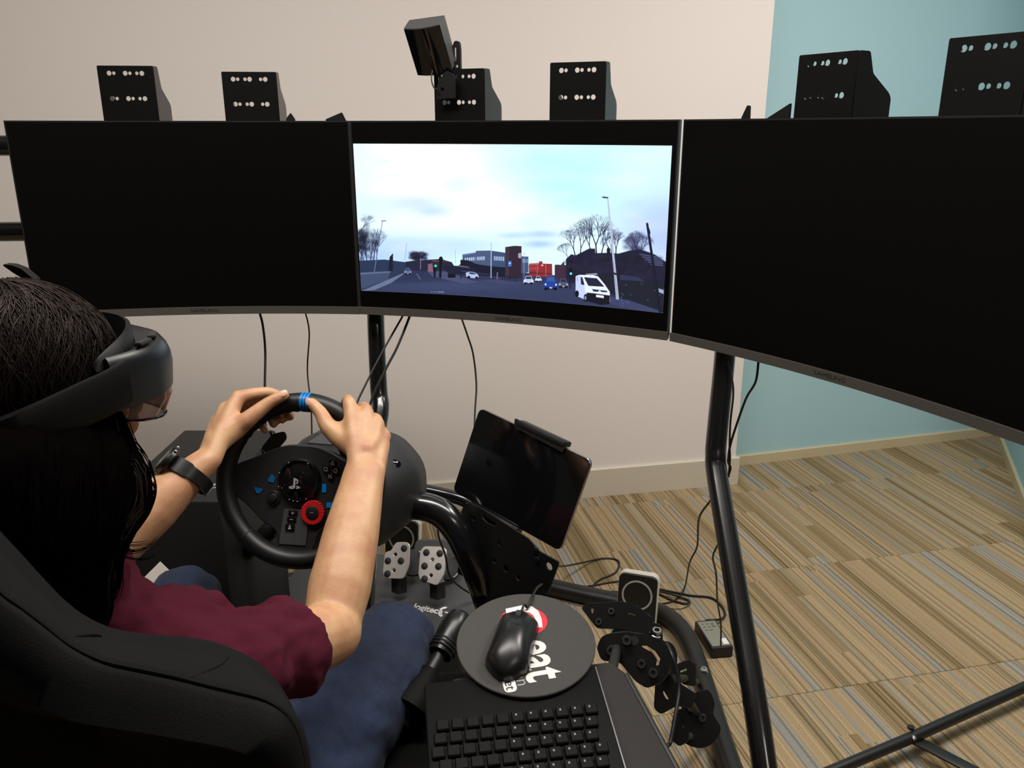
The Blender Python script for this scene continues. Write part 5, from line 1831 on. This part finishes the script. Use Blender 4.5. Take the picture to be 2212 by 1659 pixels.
sh = MB()
ud = unit(ELR - SHR)
ul = (ELR - SHR).length
CU = SHR + ud * (ul * 0.60)
sh.blob([P(330, 1385, 0.96), SHR, SHR + ud * ul * 0.35, CU - ud * 0.03], [0.056, 0.056, 0.056, 0.058], seg=26, n=5)
sh.tube([SHR + ud * ul * 0.2, SHR + ud * ul * 0.5, CU - ud * 0.025, CU], [0.054, 0.057, 0.061, 0.061], seg=30, smooth=False)
sh.blob([SHL, (SHL + SHR) / 2 + UP * 0.03, SHR], [0.056, 0.066, 0.056], seg=18)
sh.blob([SHL, SHL + (ELL - SHL) * 0.5, SHL + (ELL - SHL) * 0.72], [0.062, 0.062, 0.064], seg=18)
sh.blob([NECK - UP * 0.075, (SHL + SHR) / 2 - UP * 0.08 + V(0.02, 0.02, 0), PEL + UP * 0.16, PEL + UP * 0.02], [0.075, 0.12, 0.135, 0.150], seg=24)
sh.blob([(SHL + SHR) / 2 + V(0.06, 0.07, -0.06), PEL + V(0.02, 0.06, 0.14)], [0.10, 0.12], seg=20)
sh.blob([P(400, 1352, 0.97), P(480, 1366, 1.0), P(560, 1366, 1.04)], [0.034, 0.034, 0.034], seg=18)
sh.blob([P(246, 1200, 0.99), P(250, 1250, 0.98), P(228, 1320, 0.965)], [0.019, 0.022, 0.026], seg=16)
sh.blob([P(258, 1236, 0.93), P(250, 1295, 0.93)], [0.017, 0.02], seg=14)
sme = remeshed(sh, 'shirt', person.loc, 0.0055, 5, 0.5)
fo1, fo2 = folds(0.010, 16, 2), folds(0.0035, 44, 5)


def sleeve_fold(p, n):
    # rings of cloth pushed together along the sleeve
    s = (p - SHR).dot(ud)
    w = math.exp(-((s - 0.17) / 0.10) ** 2)
    ph = s * 95 + 4.0 * noise.noise(p * 14)
    return 0.003 + fo1(p, n) + fo2(p, n) + 0.0042 * w * math.sin(ph) * (0.6 + 0.6 * noise.noise(p * 9 + Vector((3, 1, 2))))


displace(sme, person.loc, sleeve_fold)
person.part('shirt', sme, M['shirt'], label='maroon short-sleeved t-shirt')

je = MB()
je.blob([P(560, 1760, 1.13), P(668, 1668, 1.165), P(742, 1560, 1.23), P(812, 1460, 1.30), KNR], [0.098, 0.094, 0.088, 0.080, 0.064], seg=28, n=5)
je.ball(KNR + V(0, 0, -0.004), (0.062, 0.064, 0.062), seg=20)
je.blob([KNR, (KNR + ANR) / 2 + V(-0.01, -0.02, 0.02), ANR], [0.064, 0.066, 0.056], seg=20, n=5)
je.blob([HIL, (HIL + KNL) / 2, KNL], [0.098, 0.085, 0.066], seg=24, n=5)
je.blob([KNL, (KNL + ANL) / 2, ANL], [0.064, 0.066, 0.056], seg=20, n=5)
je.blob([HIL, PEL, HIR], [0.10, 0.12, 0.10], seg=20)
jme = remeshed(je, 'jeans', person.loc, 0.0055, 4, 0.5)
fj1, fj2 = folds(0.007, 13, 7), folds(0.0025, 40, 3)
thd = unit(KNR - P(668, 1668, 1.165))


def denim(p, n):
    s_ = (KNR - p).dot(thd)
    w_ = min(1.0, max(0.0, (s_ - 0.13) / 0.12)) if p.x > -0.42 else 0.3
    q_ = p * 7 + Vector((4, 2, 1))
    return fj1(p, n) + fj2(p, n) + w_ * 0.0045 * math.sin(s_ * 70 + (p.x * 30) + 5 * noise.noise(q_)) * (0.4 + noise.noise(p * 11))


displace(jme, person.loc, denim)
person.part('jeans', jme, M['jeans'], label='blue denim jeans')
sm = MB().tube([P(930, 1405, 1.33), P(905, 1470, 1.285), P(868, 1545, 1.235), P(835, 1610, 1.19), P(806, 1680, 1.15)], 0.0016, seg=8)
for an in (ANR, ANL):
    shoe = MB()
    d = unit(V(0.15, 1, 0))
    s_ = V(d.y, -d.x, 0)
    base = V(an.x, an.y, 0)
    rings = []
    for (t, w, h0, h1) in ((-0.07, 0.030, 0.004, 0.075), (-0.06, 0.038, 0.0, 0.10), (0.0, 0.042, 0.0, 0.105), (0.07, 0.046, 0.0, 0.075), (0.14, 0.048, 0.0, 0.055), (0.19, 0.040, 0.004, 0.045), (0.205, 0.022, 0.012, 0.035)):
        rings.append([base + d * t + s_ * x * w + UP * (h0 + (h1 - h0) * z) for x, z in ((-1, 0.0), (-1, 0.5), (-0.6, 0.95), (0, 1), (0.6, 0.95), (1, 0.5), (1, 0.0), (0, 0))])
    shoe.loft(rings)
    person.part('shoe', shoe, M['plastic_black'], ang=60)

# hair ---------------------------------------------------------
hs = MB()
hs.ball(H(0, -0.018, 0.030), (0.086, 0.102, 0.092), hax, seg=28)


LOCKS = []


def lock(pts, r):
    LOCKS.append((pts, r))
    hs.blob(pts, r, seg=12, n=5)


lock([H(0.062, 0.005, -0.020), P(212, 905, 0.895), P(244, 968, 0.895), P(284, 1030, 0.89), P(276, 1085, 0.88), P(236, 1140, 0.87), P(204, 1190, 0.86), P(204, 1260, 0.86), P(196, 1320, 0.87)], [0.018, 0.024, 0.022, 0.020, 0.024, 0.026, 0.028, 0.026, 0.02])
lock([H(0.066, -0.015, -0.02), P(185, 950, 0.875), P(205, 1000, 0.86), P(190, 1120, 0.84), P(170, 1230, 0.84), P(175, 1330, 0.85)], [0.02, 0.032, 0.036, 0.036, 0.036, 0.03])
lock([H(0.055, -0.055, -0.02), P(118, 960, 0.84), P(120, 1010, 0.82), P(110, 1130, 0.81), P(105, 1240, 0.82), P(120, 1340, 0.83)], [0.026, 0.038, 0.044, 0.044, 0.042, 0.034])
lock([H(0.02, -0.075, -0.02), P(20, 960, 0.815), P(20, 1020, 0.79), P(10, 1140, 0.79), P(5, 1250, 0.80), P(20, 1340, 0.81)], [0.03, 0.042, 0.048, 0.048, 0.045, 0.034])
lock([H(-0.04, -0.075, -0.02), P(-90, 970, 0.82), P(-90, 1060, 0.80), P(-90, 1200, 0.80), P(-80, 1300, 0.80)], [0.04, 0.05, 0.05, 0.045, 0.034])
lock([H(-0.082, -0.02, 0.03), H(-0.09, -0.03, -0.06), H(-0.085, -0.03, -0.15), H(-0.07, -0.03, -0.24)], [0.03, 0.035, 0.035, 0.03])
hme = remeshed(hs, 'hair', person.loc, 0.006, 6, 0.5)
fh = folds(0.0035, 34, 4)
displace(hme, person.loc, lambda p, n: fh(Vector((p.x * 1.6, p.y * 1.6, p.z * 0.35)), n))
hair = person.part('hair', hme, M['hair_mass'], label='long dark brown hair')
# strands
cu = bpy.data.curves.new('hair_strands', 'CURVE')
cu.dimensions = '3D'
cu.bevel_depth = 0.0006
cu.bevel_resolution = 0
cu.use_fill_caps = False
rs = random.Random(8)


def strand(pts, w=1.0):
    pts = catmull(pts, 3)
    s = cu.splines.new('POLY')
    s.points.add(len(pts) - 1)
    n = len(pts)
    for i, (q, p) in enumerate(zip(s.points, pts)):
        l = p - person.loc
        q.co = (l.x, l.y, l.z, 1)
        q.radius = w * min(1.0, 0.35 + 2.0 * (1 - i / (n - 1)))


def skull(th, ph, k):
    """point on the hair cap: th from the crown (deg), ph heading (0 = face, 90 = right)"""
    t, p_ = math.radians(th), math.radians(ph)
    return HC + hr * (0.088 * k * math.sin(t) * math.sin(p_)) + hf * (-0.018 + 0.102 * k * math.sin(t) * math.cos(p_)) + UP * (0.034 + 0.094 * k * math.cos(t))


for i in range(2600):
    ph = rs.uniform(-75, 255)
    th0 = rs.uniform(2, 60)
    pts = []
    n = 5
    span = rs.uniform(34, 70)
    k0 = rs.uniform(1.005, 1.05)
    for j in range(n):
        pts.append(skull(th0 + span * j / (n - 1), ph + 7 * math.sin(j * 1.1 + i) + rs.uniform(-2, 2) + 10 * (j / (n - 1)), k0 + rs.uniform(-0.006, 0.010) + 0.01 * math.sin(j * 2 + i)))
    strand(pts, rs.uniform(0.7, 1.4))
# long strands over the drape, and loose wisps over the far forearm
edge = [P(246, 900, 0.895), P(270, 962, 0.895), P(308, 1020, 0.89), P(306, 1085, 0.88), P(268, 1140, 0.865), P(244, 1190, 0.855), P(240, 1260, 0.855), P(226, 1330, 0.86)]
for i in range(420):
    j0 = rs.randint(0, 3)
    j1 = rs.randint(j0 + 3, 7)
    sx = rs.uniform(-0.10, 0.006)
    sd = rs.uniform(-0.012, 0.012)
    strand([edge[j] + V(sx * (1 + 0.05 * j) + rs.uniform(-0.004, 0.004), sx * -0.35 + sd - 0.012, rs.uniform(-0.006, 0.006)) for j in range(j0, j1 + 1)], rs.uniform(0.7, 1.3))
crown_cu = cu
cu = crown_cu.copy()
cu.splines.clear()
for pts_, r_ in LOCKS[:5]:
    path = catmull(pts_, 3)
    rr_ = lerp_list(r_, len(path))
    for i in range(190):
        dv = unit(V(rs.gauss(0, 1) + 0.5, rs.gauss(0, 1) - 0.9, rs.gauss(0, 0.25)))
        a_ = rs.randint(0, len(path) - 8)
        b_ = rs.randint(a_ + 6, len(path) - 1)
        wob = rs.uniform(0.9, 1.14)
        strand([path[k] + dv * (rr_[k] * (wob + 0.04 * math.sin(k + i))) for k in range(a_, b_ + 1, 2)], rs.uniform(0.7, 1.3))
for (a, b, c, d) in (((236, 1165), (280, 1188), (315, 1182), (338, 1160)), ((232, 1172), (270, 1200), (310, 1205), (334, 1196)), ((226, 1150), (250, 1168), (285, 1176), (325, 1172)), ((238, 1180), (268, 1194), (292, 1192), (318, 1186)), ((244, 1136), (262, 1150), (272, 1160), (282, 1172)), ((250, 1130), (268, 1126), (284, 1112), (300, 1094)), ((300, 1060), (316, 1066), (322, 1080), (318, 1094)), ((290, 960), (312, 985), (324, 1012), (328, 1040)), ((280, 940), (300, 962), (318, 990), (326, 1018))):
    for q in range(3):
        o = rs.uniform(-5, 5)
        strand([P(x + o * rs.random(), y + o, 0.88 + 0.02 * k) for k, (x, y) in enumerate((a, b, c, d))], 0.8)
for cv, mm in ((crown_cu, M['hair']), (cu, M['hair_mass'])):
    so = bpy.data.objects.new('hair_strands', cv)
    cv.materials.append(mm)
    COL.objects.link(so)
    so.parent = hair
    so['kind'] = 'stuff'

# ------------------------------------------------------------------ headset
hd = Thing('headset', 'dark mixed-reality headset with tinted visor on the head', 'headset', H(0, 0, -0.06))


def arc(ph, rx, ry, cy, z, pw=0.8, dz=0.011):
    """superellipse around the head: ph from the face centre"""
    t = math.radians(ph)
    s, c = math.sin(t), math.cos(t)
    return H(rx * math.copysign(abs(s) ** pw, s), cy + (ry - 0.004) * math.copysign(abs(c) ** pw, c), z * 0.93 + dz)


def shell(phs, prof, close=True):
    """prof(ph) -> list of (rx, ry, cy, z)"""
    return MB().loft([[arc(p, *q) for q in prof(p)] for p in phs], cap=True)


phs = [-86 + 172 * k / 40 for k in range(41)]


def brow(ph):
    k = math.cos(math.radians(ph)) ** 2
    side = 1 - k
    lo_ = -0.016 + 0.004 * k
    return [(0.086, 0.088, 0.015, 0.040 + 0.012 * k), (0.0915, 0.110, 0.015, 0.0465 + 0.006 * k), (0.0942, 0.121, 0.0145, 0.0435 + 0.004 * k), (0.0960, 0.1285, 0.014, 0.0365 + 0.001 * k), (0.0970, 0.1325, 0.014, 0.027), (0.0975, 0.134, 0.014, 0.014), (0.0965, 0.131, 0.014, lo_), (0.090, 0.120, 0.014, lo_ - 0.001), (0.086, 0.100, 0.014, 0.010)]


vis = hd.part('front_housing', shell(phs, brow), M['headset'], ang=62)
for ph in (58, 36):
    c = arc(ph, 0.093, 0.110, 0.015, 0.0490)
    t_ = unit(arc(ph + 3, 0.093, 0.110, 0.015, 0.0482) - arc(ph - 3, 0.093, 0.110, 0.015, 0.0482))
    o_ = unit(c - H(0, 0, 0.048))
    hd.part('vent_slot', MB().box(c + UP * 0.002, (0.024, 0.010, 0.006), frame(t_, o_), 0.003), M['rubber'], vis)
gl = mat('tinted_visor', (0.30, 0.22, 0.20, 1), 0.04, trans=0.92, spec=0.6)
gl.node_tree.nodes['Principled BSDF'].inputs['IOR'].default_value = 1.2
phg = [-80 + 160 * k / 32 for k in range(33)]


def lens(ph):
    k = max(0.0, math.cos(math.radians(ph))) ** 0.45
    zb = -0.014 - 0.038 * k
    return [(0.095, 0.129, 0.014, -0.010), (0.0955, 0.129, 0.014, zb * 0.5), (0.092, 0.116, 0.014, zb), (0.0905, 0.1145, 0.014, zb), (0.0935, 0.126, 0.014, zb * 0.5), (0.093, 0.126, 0.014, -0.010)]


hd.part('visor', shell(phg, lens), gl, label='tinted clear lower visor')
mb = MB()
mb.tube([arc(p, 0.0925, 0.117, 0.014, -0.014 - 0.038 * max(0.0, math.cos(math.radians(p))) ** 0.45) for p in phg], 0.0016, seg=8, n=2)
hd.part('visor_rim', mb, M['glass_black'])
hd.part('lens_bar', MB().box(H(0.03, 0.102, 0.0), (0.05, 0.006, 0.016), hax, 0.003), mat('lens_combiner', srgb(150, 120, 70), 0.2, metal=0.6), label='amber lens plate inside the visor')
hd.part('lens_bar', MB().box(H(-0.03, 0.102, 0.0), (0.05, 0.006, 0.016), hax, 0.003), M['headset_dark'])
# brow pad and head band
pb = [-84 + 168 * k / 36 for k in range(37)]
hd.part('brow_pad', MB().loft([[arc(p, rx, ry, 0.004, z, 0.92) for rx, ry, z in ((0.083, 0.090, 0.034), (0.087, 0.096, 0.036 + 0.036 * max(0.0, math.cos(math.radians(p * 1.06))) ** 0.5), (0.090, 0.101, 0.034 + 0.036 * max(0.0, math.cos(math.radians(p * 1.06))) ** 0.5), (0.092, 0.104, 0.033))] for p in pb]), M['headset_dark'], ang=60)
bandp = [76 + 208 * k / 48 for k in range(49)]
mb = MB()
rings = []
for p in bandp:
    q = abs(p - 180) / 104
    zc = -0.034 + 0.050 * q ** 1.3
    hh = 0.022 + 0.004 * q
    g = 0.0042 + 0.0020 * (1 - q ** 3)
    rings.append([arc(p, 0.0945 + g, 0.130, 0.008, zc - hh, 0.84), arc(p, 0.0965 + g, 0.135, 0.008, zc - hh + 0.004, 0.84), arc(p, 0.0965 + g, 0.135, 0.008, zc + hh - 0.004, 0.84), arc(p, 0.0945 + g, 0.130, 0.008, zc + hh, 0.84), arc(p, 0.094, 0.122, 0.008, zc + hh - 0.003, 0.84), arc(p, 0.094, 0.122, 0.008, zc - hh + 0.003, 0.84)])
mb.loft(rings)
hd.part('head_band', mb, M['headset_dark'], ang=40)
hd.part('rear_battery', MB().box(H(0, -0.135, -0.028), (0.10, 0.028, 0.052), hax, 0.01), M['headset_dark'])
mb = MB()
tl_ = [P(75, 612, 0.90), P(48, 592, 0.90), P(26, 581, 0.90), P(7, 573, 0.90)]
mb.loft([[p + V(0, 0, w), p + V(0, 0.012, w), p + V(0, 0.012, -w), p + V(0, 0, -w)] for p, w in zip(tl_, (0.004, 0.0055, 0.004, 0.0008))])
hd.part('strap_tail', mb, M['headset_dark'])

# ------------------------------------------------------------------ watch on the left wrist
fdirL = unit(WRL - ELL)
wc = P(432, 1004, 1.292)
axis = unit(P(462, 975, 1.305) - P(404, 1046, 1.275))
outd = V(-0.80, -0.35, 0.45)
outd = unit(outd - axis * outd.dot(axis))
tang = axis.cross(outd)
wat = Thing('wristwatch', 'black digital watch with rubber strap on the left wrist', 'watch', wc)
wrad = 0.0345
wc = WRL + (ELL - WRL) * 0.155
rings = []
for k in range(41):
    a = 2 * math.pi * k / 40
    d = outd * math.cos(a) + tang * (math.sin(a) * 0.90)
    wd = 0.0125 if math.cos(a) > 0.2 else 0.0105
    rings.append([wc + d * (wrad + o) + axis * z for o, z in ((0, -wd), (0.004, -wd + 0.001), (0.004, wd - 0.001), (0, wd))])
strap = wat.part('strap', MB().loft(rings, cap=False), M['watch_black'])
fc = wc + outd * (wrad + 0.001)
case = wat.part('case', MB().lathe(fc, outd, [(0, 0), (0.021, 0), (0.0235, 0.003), (0.0235, 0.009), (0.020, 0.0125), (0.017, 0.0125), (0.0165, 0.0115), (0, 0.0115)], seg=28), M['watch_black'], ang=30)
wat.part('glass', MB().lathe(fc + outd * 0.0117, outd, [(0, 0), (0.0162, 0), (0.0162, 0.0006), (0, 0.0008)], seg=28), M['glass_black'], case)
for a in (35, 75, 215, 255):
    t = math.radians(a)
    q = fc + outd * 0.006 + (axis * math.sin(t) + tang * math.cos(t)) * 0.024
    wat.part('button', MB().ball(q, (0.003,) * 3, seg=10), M['silver_edge'], case, label='small shiny side button')
bk = wc - outd * (wrad + 0.005)
wat.part('buckle', MB().plate([rrect(-0.012, -0.006, 0.012, 0.006, 0.002), rrect(-0.009, -0.0035, 0.009, 0.0035, 0.001)], 0.002, bk, axis, tang), M['silver_edge'], strap)

# ------------------------------------------------------------------ bucket seat
sO = V(-0.30, 0.60, 0.9)
sN = V(0.17, 0.985, 0)
seat = Thing('racing_chair', 'large black bucket seat behind the driver, lower left', 'seat', V(-0.47, 0.66, 0.0))
f_px = [(-120, 1060), (0, 1188), (60, 1254), (120, 1316), (176, 1356), (240, 1382), (320, 1394), (400, 1400), (470, 1412), (532, 1436), (582, 1476), (618, 1526), (642, 1580), (654, 1650), (656, 1730), (640, 1840), (600, 2000), (540, 2200)]
r_px = [(-140, 1150), (-10, 1272), (44, 1312), (98, 1354), (150, 1394), (220, 1428), (300, 1446), (376, 1462), (446, 1480), (514, 1496), (570, 1512), (612, 1542), (638, 1590), (650, 1652), (652, 1730), (636, 1840), (596, 2000), (536, 2200)]
c_px = [(-180, 1330), (-60, 1440), (-10, 1470), (40, 1500), (90, 1530), (150, 1556), (220, 1570), (290, 1580), (360, 1592), (430, 1604), (490, 1616), (540, 1634), (570, 1664), (590, 1700), (592, 1770), (580, 1860), (550, 2010), (500, 2200)]


def on_plane(px, off):
    o = sO + sN * off
    return [PLN(x, y, o, sN) for x, y in px]


def mirror_closed(pts, cx):
    """close the outline by mirroring it about the seat's upright middle line"""
    sx = V(sN.y, -sN.x, 0)
    out = list(pts)
    for p in reversed(pts):
        k = (p - cx).dot(sx)
        out.append(p - sx * 2 * k)
    return out


mid = V(-0.475, 0.60, 0.9)
ringF2 = mirror_closed(catmull(on_plane(f_px, 0.030), 3), mid)
ringF = mirror_closed(catmull(on_plane(f_px, 0.0), 3), mid)
ringR = mirror_closed(catmull(on_plane(r_px, -0.068), 3), mid)
ringC = mirror_closed(catmull(on_plane(c_px, -0.100), 3), mid)
cen = sum(ringF, Vector()) / len(ringF)


def shrink(ring, k, off=0.0):
    return [cen + (p - cen) * k + sN * off for p in ring]


def mixr(a, b, t, bulge=0.0):
    out = []
    for p, q in zip(a, b):
        m_ = p + (q - p) * t
        o = m_ - cen
        o = unit(o - sN * o.dot(sN))
        out.append(m_ + o * bulge)
    return out


rim_m = MB()
rim_m.loft([shrink(ringF, 0.93, 0.02), ringF2 if False else shrink(ringF, 0.985, 0.012), mixr(ringF, ringR, 0.06, 0.001), mixr(ringF, ringR, 0.25, 0.006), mixr(ringF, ringR, 0.55, 0.008), mixr(ringF, ringR, 0.85, 0.006), mixr(ringF, ringR, 0.97, 0.001), shrink(ringR, 0.985, 0.004)])
bol = seat.part('bolster', rim_m, M['seat_rim'], ang=60, label='charcoal fabric edge of the backrest')
shm = MB()
shm.loft([shrink(ringR, 0.99, 0.006), mixr(ringR, ringC, 0.02, 0.003), mixr(ringR, ringC, 0.25, 0.008), mixr(ringR, ringC, 0.6, 0.010), ringC, shrink(ringC, 0.6, -0.012), shrink(ringC, 0.2, -0.016)])
bkr = seat.part('backrest', shm, M['seat_black'], ang=60)
nR = len(ringR)
pip = [p + unit(p - cen) * 0.0015 for p in ringR[2:60]]
seat.part('piping', MB().tube(pip, 0.0022, seg=8, smooth=False), M['seat_black'], bol)
for ia in (14, 25):
    a_, b_ = ringF[ia], ringR[ia - 3]
    pts = []
    for t in (0.0, 0.25, 0.5, 0.75, 1.0):
        m_ = a_ + (b_ - a_) * t
        o = unit(m_ - cen)
        pts.append(m_ + o * (0.0088 * math.sin(math.pi * t) + 0.0004))
    seat.part('seam', MB().tube(pts, 0.0012, seg=6), M['seat_black'], bol)
seat.part('seat_pan', MB().box(V(-0.45, 0.83, 0.315), (0.46, 0.50, 0.11), frame(V(1, -0.1, 0), V(0.1, 1, 0.12)), 0.03, 3), M['seat_black'])
for x in (-0.72, -0.28):
    seat.part('mount', MB().box((x + (0.06 if x < -0.5 else -0.04), 0.72, 0.16), (0.03, 0.40, 0.21), None, 0.004), M['satin_black'])
